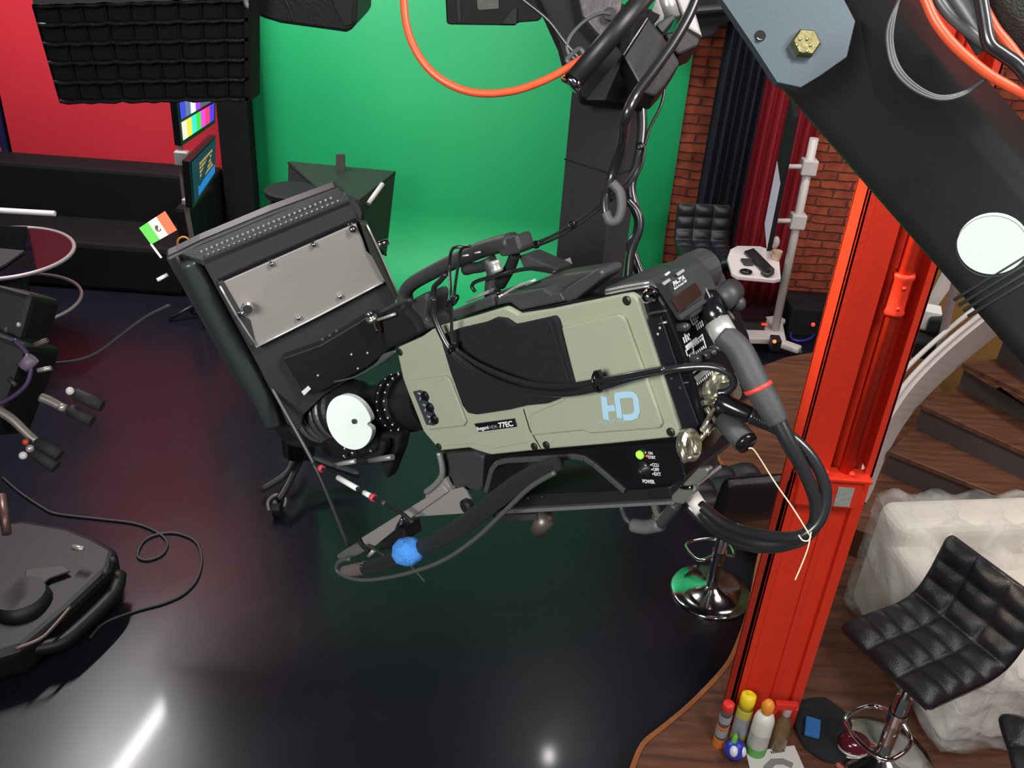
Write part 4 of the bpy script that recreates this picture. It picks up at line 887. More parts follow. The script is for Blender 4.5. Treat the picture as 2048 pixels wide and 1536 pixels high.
for (x, y, n_) in ((1387, 640, 3), (1392, 652, 4), (1394, 658, 4), (1366, 678, 4), (1368, 684, 3), (1386, 692, 3), (1396, 684, 3), (1392, 706, 5), (1378, 712, 3), (1394, 776 - 8, 6), (1412, 752, 4), (1410, 806, 4)):
    for k in range(n_):
        a = cl(x + k * 3.6, y - k * 2.7, z); ribbon([a, a + uxr * .0012], .0024, CL_, .0003, bm)
ob('rear_print', bm, M_text, cam_t)
ob('label', prism(cls([(1388, 754), (1408, 738), (1418, 742), (1394, 764)], .162), CL_ * .0004), mat('grey_tape', (.34, .34, .34), .6), cam_t)
for q, r in (((1424, 697), .006), ((1412, 706), .005), ((1400, 712), .006), ((1384, 718), .006), ((1358, 655), .006)):
    ob('toggle_switch', lathe(cl(*q, .161), CL_, [(0, r * .7), (.007, r * .6), (.010, r * .4)], 12), mat('toggle_grey', (.06, .06, .062), .3, .3), cam_t, smooth=True)
# connectors
cn = []
for q, ln_ in (((1418, 782), .022), ((1432, 764), .020), ((1428, 802), .018), ((1444, 786), .016)):
    c0_ = cl(*q, .161)
    ob('connector', lathe(c0_, CL_, [(0, .010), (.003, .010), (.004, .0072), (ln_ * .6, .0085), (ln_ * .62, .0065), (ln_, .0065)], 18), M_brass, cam_t, smooth=False)
gd = [(1356, 882), (1376, 872), (1400, 868), (1425, 850), (1436, 830), (1444, 852), (1420, 888), (1398, 905), (1372, 925), (1362, 900)]
ob('metal_guard', prism(cls(gd, .150), CL_ * .006), mat('dark_brass', (.20, .17, .12), .25, .8), cam_t, bev=.001)
bm = N()
for a, b in (((1360, 885), (1368, 922)), ((1386, 878), (1392, 908)), ((1436, 800), (1405, 860)), ((1405, 860), (1420, 868)), ((1412, 815), (1445, 868)), ((1400, 880), (1422, 850)), ((1366, 922), (1386, 912)), ((1405, 806), (1450, 790))):
    tube([cl(*a, .165), cl(*b, .170)], .0024, 8, smooth=False, bm=bm)
ob('guard_wire', bm, M_brass, cam_t)
ob('bracket_plate', prism(cls([(1409, 832), (1420, 838), (1412, 862), (1402, 872)], .166), CL_ * .002), M_chrome, cam_t)
for q in ((1372, 890),): ob('socket', lathe(cl(*q, .156), CL_, [(0, .014), (.006, .014), (.008, .011), (.004, .010), (.003, .002)], 20), M_brass, cam_t)
# underside: battery box, base, control box
ob('base_box', prism(cws([(880, 908), (945, 902), (968, 912), (964, 975), (958, 985), (910, 980), (890, 955)], .010), CW * .075), M_grey, cam_t, bev=.004)
ob('base_housing', prism(cws([(960, 912), (1100, 902), (1262, 888), (1258, 984), (1240, 982), (1178, 922), (1150, 913), (1010, 916), (985, 922), (972, 975), (958, 975)], .012), CW * .075), M_gloss, cam_t, bev=.003)
ob('shoulder_arch', ribbon(cws([(970, 985), (982, 940), (992, 927), (1012, 922), (1148, 914), (1166, 917), (1186, 930), (1248, 984)], .010), .0062, CW, .07), mat('arch_rubber', (.050, .052, .054), .55), cam_t, bev=.001)
cb = ob('control_box', prism(cws([(1254, 892), (1262, 889), (1352, 884), (1360, 888), (1372, 950), (1362, 965), (1345, 972), (1300, 976), (1250, 982)], .002), CW * .085), mat('control_black', (.007, .007, .009), .3), cam_t, bev=.003)
ob('foot_block', prism(cws([(1292, 978), (1340, 973), (1344, 996), (1296, 1000)], .006), CW * .05), M_black, cam_t, bev=.002)
ob('lamp', lathe(cw(1281, 909, .0015), -CW, [(0, .0042), (.002, .0042), (.004, .002)], 14), led('green_led', (.35, .75, .06), .7), cb, smooth=True, label='lit green lamp')
ob('indicator', ball(cw(1294, 912, .001), .0012), MT['red_led'], cb)
uxc = (cw(1320, 955) - cw(1288, 962)).normalized(); uxc = (cw(1316, 914) - cw(1296, 914)).normalized(); uyc = CU_
def ctext(s, x, y, wpx, size): return text(s, 'print', cw(x, y, .0012), cw(x + 20, y + 1) - cw(x, y), CU_, size, M_text, cb, width=(cw(x + wpx, y) - cw(x, y)).length, bold=.025)
ctext('ON', 1297, 909, 9, .0040); ctext('STBY', 1297, 917, 15, .0040); ctext('CCU', 1305, 933, 13, .0046); ctext('OFF', 1307, 942, 12, .0046); ctext('EXT', 1309, 951, 14, .0046); ctext('POWER', 1286, 966, 24, .0052)
for q in ((1291, 905), (1302, 930), (1304, 939), (1306, 948)): ob('dot', ball(cw(*q, .0014), .0008), M_text, cb)
ob('power_switch', lathe(cw(1289, 938, .001), -CW, [(0, .008), (.001, .008), (.0015, .005), (.008, .003), (.009, .001)], 16), M_black, cb, smooth=True)
ob('lever_tip', ball(cw(1290, 932, -.006), .0014), M_chrome, cb)

# ------------------------------------------------------------------ cradle of the remote head
hd_ = thing('pan_tilt_rig', 'black motorised remote head with drop post and steel camera cradle', 'remote head', cw(1100, 1030, .05))
E_ = P(1245, 215, 1.10)
def up_to(p, z): return V((p.x, p.y, z))
zlo = P(1236, 560, 1.12).z - .18; ztop = P(1245, 150, 1.10).z
bx = [E_, E_ - CH * .078, E_ - CH * .078 + CW * .05, E_ + CW * .05]
ob('drop_post', prism([up_to(p, zlo) for p in bx], V((0, 0, ztop - zlo))), mat('post_dark_grey', (.022, .021, .023), .6, bump=.05, bscale=350), hd_, bev=.002)
zj = P(1240, 378, 1.10).z
bx2 = [p + (p - (bx[0] + bx[2]) / 2) * .02 for p in bx]
ob('joint_band', prism([up_to(p, zj) for p in bx2], V((0, 0, .002))), M_blackm, hd_)
bx3 = [p + (p - (bx[0] + bx[2]) / 2) * .10 for p in bx]; zb = P(1245, 208, 1.10).z
ob('boot', prism([up_to(p, zb) for p in bx3], V((0, 0, .10))), M_blackm, hd_, bev=.004)
def pq(l, z): return [P(x, y, z) for x, y in l]
KN = c2w((0, 0, 1))
ob('side_bracket', prism(pq([(1060, -40), (1170, -40), (1215, 60), (1292, 180), (1290, 212), (1162, 195), (1158, 172), (1127, 120), (1118, 85), (1093, 30)], 1.07), KN * .03), M_blackm, hd_, bev=.004)
ob('face_plate', prism(pq([(1150, -40), (1250, -40), (1232, 90), (1195, 66), (1165, 30)], 1.055), KN * .012), mat('worn_purple_grey', (.085, .072, .075), .5, .2, bump=.3, bscale=60, var=.5, vscale=30), hd_, bev=.002)
tb_ = ob('arm_tube', tube(pq([(1322, -45), (1146, 163)], .96), .0104, 24, smooth=False), M_crane, hd_, smooth=True)
ob('end_cap', tube(pq([(1147, 161), (1139, 171)], .96), .0112, 20, smooth=False), M_chrome, tb_, smooth=True)
ob('clamp_plate', prism(pq([(1172, 200), (1260, 90), (1300, 20), (1320, 30), (1248, 112), (1210, 200)], 1.0), KN * .01), M_blackm, hd_)
M_bb = mat('brown_black_box', (.010, .006, .006), .5, bump=.05)
ob('motor_box', prism(pq([(1295, 33), (1325, 68), (1360, 122), (1358, 130), (1330, 172), (1309, 195), (1286, 184), (1246, 111)], .99), KN * .05), M_bb, hd_, bev=.003)
ob('motor_box', prism(pq([(1325, 66), (1372, 56), (1402, 76), (1394, 94), (1356, 111), (1340, 92)], 1.03), KN * .05), M_bb, hd_, bev=.003)
ob('edge_line', tube(pq([(1247, 110), (1295, 36)], .985), .0008, 6, smooth=False), M_alu, hd_)
ob('silver_cylinder', tube(pq([(1326, -25), (1345, 35)], 1.05), .0085, 18, smooth=False), M_alu, hd_, smooth=True)
ob('silver_block', prism(pq([(1345, -20), (1378, -20), (1398, 45), (1406, 74), (1374, 56), (1360, 20)], 1.06), KN * .03), mat('cast_metal', (.34, .31, .31), .4, .6, var=.2, vscale=30), hd_, bev=.003)
ob('pale_block', prism(pq([(1298, 38), (1318, -15), (1330, 20), (1322, 60)], 1.07), KN * .02), mat('pale_pink_metal', (.5, .44, .46), .45, .3), hd_)
ob('pipe_clamp', prism(pq([(1312, 48), (1345, 26), (1352, 34), (1325, 66)], 1.0), KN * .03), M_grey, hd_, bev=.002)
ob('grommet', lathe(P(1219, 29, 1.05), -KN, [(0, .0075), (.003, .0075), (.004, .004)], 14), M_knob, hd_)
# cradle plates
ob('base_plate', prism(cws([(975, 992), (1200, 984), (1345, 975), (1348, 1003), (985, 1022)], .016), CW * .08), M_blackm, hd_, bev=.001)
ob('plate_edge', prism(cws([(975, 1022), (1346, 1003), (1348, 1009), (978, 1030)], .010), CW * .085), mat('plate_edge_grey', (.26, .25, .25), .4, .5), hd_, bev=.0006)
ob('steel_plate', prism(cws([(828, 1034), (845, 1012), (878, 986), (922, 975), (930, 982), (940, 1000), (948, 1026)], .0), CW * .004), M_steel, hd_, bev=.0008)
rl = ob('rail', prism(cws([(716, 1080), (850, 996), (884, 970), (896, 984), (800, 1052), (738, 1102), (722, 1100)], -.004), CW * .014), M_steel, hd_, bev=.0015)
ob('rail_tip', prism(cws([(671, 1112), (690, 1099), (722, 1082), (736, 1100), (704, 1117), (677, 1120)], -.006), CW * .018), mat('rail_tip_alu', (.50, .50, .46), .35, .8), rl, bev=.003)
ob('rail_strap', tube(cws([(717, 1078), (724, 1090), (738, 1103)], -.008), .003, 8, 3), M_blackm, rl)
ob('clip', tube(cws([(806, 1036), (793, 1058)], -.012), .0028, 8, smooth=False), M_chrome, rl)
ob('clip', tube(cws([(748, 1100), (738, 1112)], -.006), .003, 8, smooth=False), M_alu, rl)
ob('bent_tube', tube(cws([(878, 905), (884, 930), (884, 950), (872, 968), (852, 984)], .0), .0036, 10, 5), mat('pale_bent_metal', (.42, .42, .40), .35, .6), hd_, smooth=True)
ob('folded_plate', prism(cws([(852, 984), (884, 962), (892, 955), (905, 985), (880, 990), (850, 1008)], .002), CW * .004), M_steel, hd_)
ob('rail_box', prism(cws([(772, 1068), (805, 1052), (812, 1080), (780, 1100), (755, 1102)], .0), CW * .03), M_black, hd_, bev=.003)
ob('thumb_screw', lathe(cw(938, 1010, .0), -CW, [(0, .009), (.006, .009), (.008, .005)], 16), M_black, hd_)
for q in ((1056, 995), (1084, 993)): ob('screw', ball(cw(*q, .014), .0016), M_chrome, hd_)
ob('lever', prism(cws([(1343, 1006), (1341, 992), (1362, 972), (1384, 968), (1392, 984), (1378, 996), (1365, 1010)], .0), CW * .008), mat('lever_grey_metal', (.36, .36, .33), .35, .7), hd_, bev=.002)
ob('lever', prism(cws([(1358, 976), (1378, 955), (1394, 938), (1412, 935), (1419, 941), (1414, 952), (1398, 967), (1376, 974)], -.004), CW * .008), MT['lever_grey_metal'], hd_, bev=.002)
ob('lever_teeth', tube(cws([(1362, 974), (1372, 975), (1384, 974)], -.006), .0022, 6, 2), M_chrome, hd_)
ob('under_bar', prism(cws([(985, 1030), (1070, 1028), (1076, 1040), (990, 1042)], .02), CW * .03), M_grey, hd_)
ob('tilt_shaft', tube(cws([(1094, 1034), (1076, 1060)], .03), .010, 16, smooth=False), mat('shaft_brown_grey', (.16, .13, .12), .4, .5), hd_, smooth=True)
ob('loop_handle', tube(cws([(1242, 1012), (1252, 1038), (1268, 1050)], .02), .0028, 8, 4), M_grey, hd_, smooth=True)
ob('loop_handle', tube(cws([(1266, 1050), (1290, 1054), (1322, 1048)], .02), .0072, 12, 4), mat('handle_grey', (.12, .11, .115), .5), hd_, smooth=True)
ob('loop_handle', tube(cws([(1320, 1046), (1338, 1026), (1352, 1008)], .02), .006, 10, 4), M_grey, hd_, smooth=True)
ob('bolt', lathe(cw(1313, 1024, .02), -CU_, [(-.012, .004), (.002, .004), (.003, .006), (.006, .006)], 12), M_brass, hd_)

# ------------------------------------------------------------------ cables of the camera
def ctube(name, pts, r, m, label, w=-.014, k=6, seg=10, group=None, cat='cable', par=None):
    return ob(name, tube(cws(pts, w), r, seg, k), m, par, label=label, cat=cat, group=group, smooth=True)
main = [(868, 596), (866, 622), (880, 662), (905, 704), (950, 741), (1000, 766), (1060, 783), (1130, 787), (1200, 775), (1270, 754), (1340, 739), (1400, 733), (1438, 737), (1462, 752), (1466, 770), (1452, 784), (1436, 786)]
ob('cable', tube([cw(x, y, -.014 if x < 1340 else -.014 + (x - 1340) * .00016) for x, y in main], .0034, 10, 6), M_cable, label='lower of the two black cables sagging across the beige side panel', cat='cable', smooth=True)
ob('cable', tube([cw(x, y, -.018 if x > 900 else .02) for x, y in ((925, 494), (905, 498), (899, 530), (902, 590), (903, 640), (908, 690), (945, 722), (1000, 749), (1060, 768), (1130, 773), (1200, 762), (1275, 748), (1330, 738))], [.0016, .0016, .0016, .0018, .0030, .0032, .0032, .0032], 10, 6), M_cable, label='upper of the two black cables sagging across the beige side panel', cat='cable', smooth=True)
ob('cable', tube(cws([(940, 492), (922, 500), (915, 540), (910, 575), (908, 602)], -.002), .0015, 8, 6), M_cable, label='short black wire hanging from the carrying handle', cat='cable', smooth=True)
ob('cable', tube(cws([(868, 596), (868, 575), (880, 562), (892, 548)], .02), .003, 8, 6), M_cable, label='black cable end rising behind the front of the handle', cat='cable', smooth=True)
for i, (q, l) in enumerate((((905, 603), 'zip tie round the wires under the handle'), ((907, 696), 'zip tie where two cables meet on the fabric pad'), ((1196, 764), 'zip tie holding the two cables over the logo'))):
    bm = tube([cw(q[0], q[1] + 0, -.016) + (CL_ * math.cos(a) * .0 + CU_ * math.cos(a) * (.009 if i == 2 else .005) + CW * math.sin(a) * .007 + (CL_ * math.cos(a) * (.007 if i < 2 else 0))) for a in [k * math.pi / 5 for k in range(10)]], .0013, 6, 2, closed=True)
    obox(cw(q[0], q[1] - (16 if i == 2 else 0), -.02), CL_, CU_, CW, .003, .0035, .002, bm)
    ob('zip_tie', bm, M_gloss, label='black ' + l, cat='zip tie')
ob('cable', tube(cws([(950, 583), (944, 572), (955, 562), (1000, 550), (1050, 538), (1090, 538), (1110, 545)], .03), .0020, 8, 6), M_cable, label='thin twisted black wire behind the handle post', cat='cable', smooth=True)
ob('cable', tube(cws([(792, 702), (770, 715), (745, 735), (700, 757), (640, 767), (600, 768)], .03), [.0012, .005, .0012, .0012, .0012, .0012], 8, 5), M_cableg, label='thin grey cable from the camera nose to the field monitor', cat='cable', smooth=True)
# thick sleeved cable under the camera
M_braid = mat('braided_sleeve', (.045, .048, .050), .55, bump=1.0, bscale=900)
ob('cable', tube(cws([(1118, 926), (1085, 940), (1035, 968), (985, 1006), (930, 1048), (875, 1080), (820, 1105), (760, 1128), (732, 1136)], -.012), [.007, .010, .0105, .0105, .010, .0095, .010], 14, 6), M_braid, label='thick dark braided cable sweeping under the camera to the rail tip', cat='cable', smooth=True)
ob('hose_clamp', tube(cws([(736, 1134), (700, 1142), (690, 1143)], -.012), [.0095, .0085], 12, 4), mat('brown_grey_sleeve', (.14, .11, .11), .5), label='brownish sleeve on the lower end of the thick braided cable', cat='sleeve', smooth=True)
ob('cable', tube(cws([(1110, 945), (1060, 975), (1010, 1022), (950, 1078), (880, 1124), (800, 1150), (730, 1160), (690, 1152), (673, 1138), (680, 1122), (700, 1118)], -.02), .0028, 10, 6), mat('mid_grey_cable', (.085, .085, .085), .4), label='thin grey cable running below the thick braided cable', cat='cable', smooth=True)
bm = N(); ball(cw(817, 1103, -.018), .0180, bm, u=36, v=24)
for v in bm.verts:
    d = v.co - cw(817, 1103, -.018); s = d.dot(CL_); t_ = d.dot(CU_)
    v.co += CL_ * s * .45 + CU_ * (s * .10) + d.normalized() * (.0009 * math.sin(d.x * 420) * math.cos(d.z * 330 + d.y * 300))
ob('blue_cloth', bm, M_blue, label='bright blue cloth wrapped round the thick braided cable', cat='cloth', smooth=True)
ob('zip_tie', tube(cws([(816, 1126), (834, 1145), (850, 1164)], -.02), .0014, 6, 3), M_grey, label='grey zip tie tail hanging below the blue cloth', cat='zip tie')
ob('zip_tie', tube(cws([(728, 1090), (748, 1098), (770, 1112)], -.012), .0016, 6, 3), M_grey, label='grey zip tie tail near the rail tip', cat='zip tie')
ob('rod', tube(cws([(512, 718), (560, 805), (625, 922), (660, 1000), (696, 1092)], -.03), .0030, 8, 4), mat('thin_black_rod', (.030, .032, .034), .35), label='long thin black rod from the field monitor down to the rail tip', cat='rod', smooth=True)
mr_ = thing('microphone_boom', 'thin black boom with white bar and two red rings below the lens', 'boom', cw(745, 990, -.03))
ob('stem', tube(cws([(622, 916), (640, 935), (745, 994), (800, 1024), (826, 1046)], -.03), .0024, 8, 4), M_black, mr_, smooth=True)
ob('white_bar', tube(cws([(676, 955), (714, 977)], -.030), .0036, 10, smooth=False), M_white, mr_, smooth=True)
ob('white_bar', tube(cws([(728, 985), (741, 992)], -.030), .0034, 10, smooth=False), M_white, mr_, smooth=True)
M_rr = mat('pinkish_red_ring', (.62, .06, .09), .5)
for q, d in (((643, 937), (1, .56)), ((746, 995), (1, .56))):
    ob('ring', tube(cws([(q[0] - 3, q[1] - 2), (q[0] + 3, q[1] + 2)], -.03), .0048, 10, smooth=False), M_rr, mr_)
ob('joint', ball(cw(768, 1006, -.03), .004), M_grey, mr_)

# rear cables and connectors
def ztube(l, r, seg=12, k=6): return tube([P(*q) for q in l], r, seg, k)
bc = thing('camera_cable', 'thick grey rubber camera cable with chrome plug and red band leaving the rear panel', 'cable', P(1510, 770, .76))
ob('sleeve', ztube([(1444, 668, .765), (1478, 700, .76), (1508, 760, .755), (1540, 815, .755), (1556, 845, .755)], [.0098, .0110, .0112, .0105, .0085], 20), mat('grey_rubber', (.050, .053, .053), .6, bump=.08, bscale=300), bc, smooth=True)
ob('cable', ztube([(1550, 832, .755), (1580, 890, .755), (1612, 950, .76), (1632, 1010, .77), (1622, 1060, .78), (1570, 1086, .80), (1500, 1082, .82), (1430, 1052, .85), (1385, 1000, .87)], [.0075, .0055, .0055, .0055, .0055], 14), M_cableg if False else M_cable, bc, smooth=True)
ob('red_band', ztube([(1510, 780, .755), (1517, 770 + 8, .755)], .0118, 20), mat('red_tape', (.75, .06, .05), .45), bc) if False else None
ob('red_band', tube([P(1514, 771, .755), P(1518, 779, .755)], .0120, 22, smooth=False), mat('red_tape', (.75, .06, .05), .45), bc, label='red band')
ob('chrome_ferrule', tube([P(1434, 644, .77), P(1452, 676, .765)], .0108, 20, smooth=False), M_nickel, bc, smooth=True)
ob('plug_body', tube([P(1418, 596, .79), P(1434, 644, .77)], .0095, 20, smooth=False), M_gloss, bc, smooth=True)
ob('crease', tube([P(1528, 800, .752), P(1546, 796, .752)], .001, 6, smooth=False), M_black, bc)
cbk = thing('cable_bracket', 'grey clamp bracket with round knobs at the upper rear corner of the broadcast camera', 'bracket', P(1465, 600, .80))
ob('arm', prism(pq([(1425, 565), (1448, 580), (1450, 600), (1475, 640), (1462, 645), (1438, 610), (1420, 600)], .80), KN * .02), M_grey, cbk, bev=.003)
ob('knob', tube([P(1445, 600, .785), P(1466, 580, .80)], .0105, 18, smooth=False), M_grey, cbk, smooth=True)
ob('knob', ball(P(1476, 607, .80), .0068), M_grey, cbk, smooth=True)
ob('screw', ball(P(1473, 604, .792), .0022), M_chrome, cbk)
ob('plate', prism(pq([(1425, 585), (1462, 590), (1470, 632), (1455, 655), (1432, 640)], .805), KN * .012), mat('bracket_dark', (.035, .04, .038), .5), cbk, bev=.003)
ob('pull_wire', tube([P(1409, 572, .785), P(1440, 637, .765)], .0009, 6, smooth=False), M_alu, cbk)
xl = thing('audio_cable', 'black cable with ribbed plug looping in front of the red column', 'cable', P(1480, 820, .77))
ob('plug', ztube([(1438, 800, .775), (1462, 813, .77), (1500, 830, .765)], [.0078, .0082, .0078, .0070], 18), M_gloss, xl, smooth=True)
ob('strain_relief', ztube([(1498, 829, .765), (1530, 845, .765), (1548, 856, .765)], [.0066, .0048], 14), M_cable, xl, smooth=True)
bm = N()
for k in range(7):
    x = 1506 + k * 5; y = 833 + k * 2.6; tube([P(x, y, .765), P(x + 1.6, y + .8, .765)], .0068 - k * .0002, 14, smooth=False, bm=bm)
ob('rib', bm, M_gloss, xl)
ob('cable', ztube([(1545, 854, .765), (1590, 880, .762), (1630, 925, .762), (1652, 985, .766), (1640, 1040, .772), (1600, 1072, .78), (1540, 1072, .80), (1460, 1052, .83), (1400, 1010, .85)], .0050, 14), M_cable, xl, smooth=True)
ob('pale_sleeve', tube([P(1384, 992, .86), P(1404, 1022, .85)], .0075, 14, smooth=False), M_whitem, xl, smooth=True)
ob('cable', tube([P(*q) for q in ((1375, 1010, .90), (1420, 1050, .89), (1480, 1085, .87), (1540, 1094, .85), (1600, 1080, .82), (1630, 1050, .80))], .0060, 12, 6), M_cable, label='lowest black cable of the loop below the broadcast camera', cat='cable', smooth=True)
gp = thing('grey_plug', 'grey rubber plug hanging open below the black ribbed plug', 'plug', P(1480, 870, .78))
ob('sleeve', tube([P(1450, 838, .79), P(1490, 883, .77)], .0102, 20, smooth=False), MT['grey_rubber'], gp, smooth=True)
ob('collar', tube([P(1488, 881, .771), P(1496, 889, .768)], .0095, 20, smooth=False), M_gloss, gp, smooth=True)
ob('string', ztube([(1497, 897, .768), (1506, 898, .768), (1522, 920, .77), (1550, 965, .765), (1585, 1015, .76), (1612, 1058, .752), (1622, 1075, .752)], .0006, 6), M_rope, label='pale string from the hanging grey plug to the cable loop', cat='string')
ob('string', ztube([(1597, 1070, .752), (1606, 1081, .75), (1618, 1080, .75), (1622, 1064, .75), (1616, 1095, .752), (1603, 1130, .755), (1590, 1160, .757)], .0006, 6), M_rope, label='loose string end dangling from the cable loop before the red column', cat='string')

# ------------------------------------------------------------------ field monitor in front of the lens
MA = P(402, 520, 1.10)
e1 = c2w((.915, -.394, .092)).normalized(); e2 = c2w((.277, .777, .566)); e2 = (e2 - e1 * e2.dot(e1)).normalized()
mn = e1.cross(e2)
if mn.dot(KN) < 0: mn = -mn
def mp_(px, py, off=0.0): return PL(px, py, MA + mn * off, mn)
def mps(l, off=0.0): return [mp_(x, y, off) for x, y in l]
mo = thing('field_monitor', 'dark grey monitor seen from behind with a bare steel plate in front of the lens', 'monitor', mp_(600, 700))
ob('back_cover', prism(mps([(402, 520), (700, 398), (716, 438), (748, 505), (790, 600), (806, 672), (790, 700), (735, 738), (650, 790), (608, 830), (600, 862), (575, 850), (556, 806)]), mn * .03), M_mon, mo, bev=.002)
ob('front_bezel', prism(mps([(330, 516), (352, 506), (400, 482), (540, 424), (676, 374), (694, 392), (720, 440), (800, 640), (790, 690), (620, 820), (600, 868), (560, 860), (540, 845), (470, 765), (400, 640)], .036), mn * .028), mat('bezel_black', (.022, .024, .026), .45), mo, bev=.004)
ch = [mp_(402, 520, 0), mp_(700, 398, 0)]
ob('top_chamfer', frustum([mp_(402, 520, 0), mp_(700, 398, 0), mp_(704, 408, 0), mp_(406, 531, 0)], [mp_(362, 507, .03), mp_(676, 377, .03), mp_(690, 398, .03), mp_(402, 526, .03)]), M_mon, mo)
bm = N(); h0 = [mp_(408, 515, -.0005), mp_(694, 398, -.0005)]
for r in range(2):
    for k in range(26):
        t_ = (k + .5 * r) / 26; x = 403 + (672 - 403) * t_ + r * 9; y = 503 + (392 - 503) * t_ + r * 8
        ball(mp_(x, y, .012 - r * .006), .00165, bm, u=8, v=5)
ob('vent_hole', bm, mat('vent_dot', (.30, .27, .29), .6), mo)
sd = [(378, 521), (402, 566), (440, 640), (490, 730), (528, 800), (548, 848)]
ob('side_roll', tube(mps(sd, .020), [.012, .0135, .0145, .0150, .014, .012], 20, 5), mat('side_satin', (.035, .040, .040), .30), mo, smooth=True)
ob('side_edge', tube(mps([(352, 510), (392, 590), (450, 700), (500, 790), (540, 848)], .030), .0016, 6, 4), M_grey, mo)
ob('plate_rail', prism(mps([(437, 560), (714, 438), (716, 446), (440, 568)], -.006), mn * .008), M_gloss, mo)
spl = ob('steel_plate', prism(mps([(438, 568), (712, 447), (726, 480), (733, 502), (744, 512), (758, 520), (776, 558), (768, 566), (514, 696), (506, 690), (470, 625)], -.008), mn * .004), M_steel, mo, bev=.0008, label='bare steel mounting plate')
for q in ((627, 489), (543, 528), (680, 593), (597, 636)):
    ob('screw', lathe(mp_(*q, -.009), -mn, [(0, .0036), (.002, .0036), (.004, .002)], 14), M_chrome, spl, smooth=True)
ob('plate_lip', tube(mps([(512, 694), (640, 630), (766, 564)], -.010), .0016, 6, 2), M_alu, spl)
ob('plate_lip', tube(mps([(512, 690), (470, 625), (440, 572)], -.010), .0014, 6, 2), M_alu, spl)
ob('bright_tab', ball(mp_(705, 459, -.011), .005), M_chrome, spl, smooth=True)
hg = ob('hinge', prism(mps([(436, 566), (446, 562), (474, 610), (485, 632), (500, 640), (512, 690), (500, 692), (476, 650), (455, 610)], -.010), mn * .010), M_grey, mo, bev=.001)
ob('wing_screw', lathe(mp_(494, 612, -.012), -mn, [(0, .004), (.004, .004), (.005, .0075), (.010, .006)], 12), M_chrome, hg)
ob('wing_screw', tube(mps([(478, 630), (494, 622)], -.016), .0032, 8, smooth=False), M_chrome, hg)
ar = ob('side_arm', prism(mps([(720, 446), (736, 448), (752, 480), (800, 596), (790, 602), (758, 540), (740, 505)], -.014), mn * .012), mat('dark_olive_metal', (.06, .065, .055), .4, .5), mo, bev=.001)
ob('silver_edge', tube(mps([(734, 450), (760, 505), (800, 596)], -.016), .0012, 6, 2), M_alu, ar)
ob('thumb_knob', tube(mps([(750, 492), (777, 483)], -.010), .004, 10, smooth=False), M_chrome, ar, smooth=True)
ob('lower_box', prism(mps([(566, 716), (640, 690), (716, 645), (745, 625), (792, 690), (735, 735), (640, 785), (608, 788)], -.012), mn * .013), M_black, mo, bev=.002)
for q in ((645, 679), (660, 671), (673, 662)): ob('button', ball(mp_(*q, -.003), .003), M_grey, mo)
for q in ((703, 709), (735, 706), (716, 737), (636, 751)): ob('screw', ball(mp_(*q, -.013), .0016), M_alu, mo)
ob('label', prism(mps([(603, 784), (617, 772), (622, 778), (608, 791)], -.014), mn * .001), M_text, mo, label='small white sticker')
cnn = ob('socket', tube(mps([(737, 624), (747, 642), (756, 660)], -.022), [.0055, .004, .006], 14, 3), M_chrome, mo, smooth=True)
ob('connector_ring', tube(mps([(742, 634), (746, 641)], -.022), .0075, 14, smooth=False), M_brass, cnn)
ob('mount_arm', prism(mps([(770, 615), (815, 600), (830, 640), (820, 670), (785, 680)], .0), -mn * .03), M_blackm, mo, bev=.003)
# little flag
fl = thing('paper_flag', 'small green white and red paper flag on a white stick at the monitor corner', 'flag', P(322, 513, 1.07))
def fq(u, v): 
    a, b, c, d = V((278, 456, 0)), V((330, 422, 0)), V((354, 460, 0)), V((302, 489, 0))
    q = (a * (1 - u) + b * u) * (1 - v) + (d * (1 - u) + c * u) * v; return P(q.x, q.y, 1.07)
for u0, u1, m_, lab in ((0, .34, mat('flag_green', (.10, .52, .06), .7), 'green stripe'), (.34, .66, mat('flag_white', (.80, .78, .74), .7), 'white stripe'), (.66, 1, mat('flag_red', (.80, .14, .05), .7), 'red stripe')):
    sp = ob('stripe', prism([fq(u0, 0), fq(u1, 0), fq(u1, 1), fq(u0, 1)], KN * .0008), m_, fl, label=lab)
    if 'white' in lab:
        bm = tube([fq(.5 + .07 * math.cos(a), .5 + .15 * math.sin(a)) - KN * .0004 for a in [k * math.pi / 5 + .5 for k in range(8)]], .0006, 6, 2)
        ball(fq(.5, .42) - KN * .0004, .0016, bm, sx=.9, sz=1.2); ball(fq(.47, .52) - KN * .0004, .0010, bm)
        ob('emblem', bm, mat('emblem_brown', (.13, .10, .04), .7), sp)
ob('stick', tube([P(302, 488, 1.071), P(323, 516, 1.071)], .0014, 8, smooth=False), M_white, fl)
ob('white_stub', tube([P(315, 560, 1.15), P(336, 549, 1.15)], .0026, 8, smooth=False), M_white, mo)

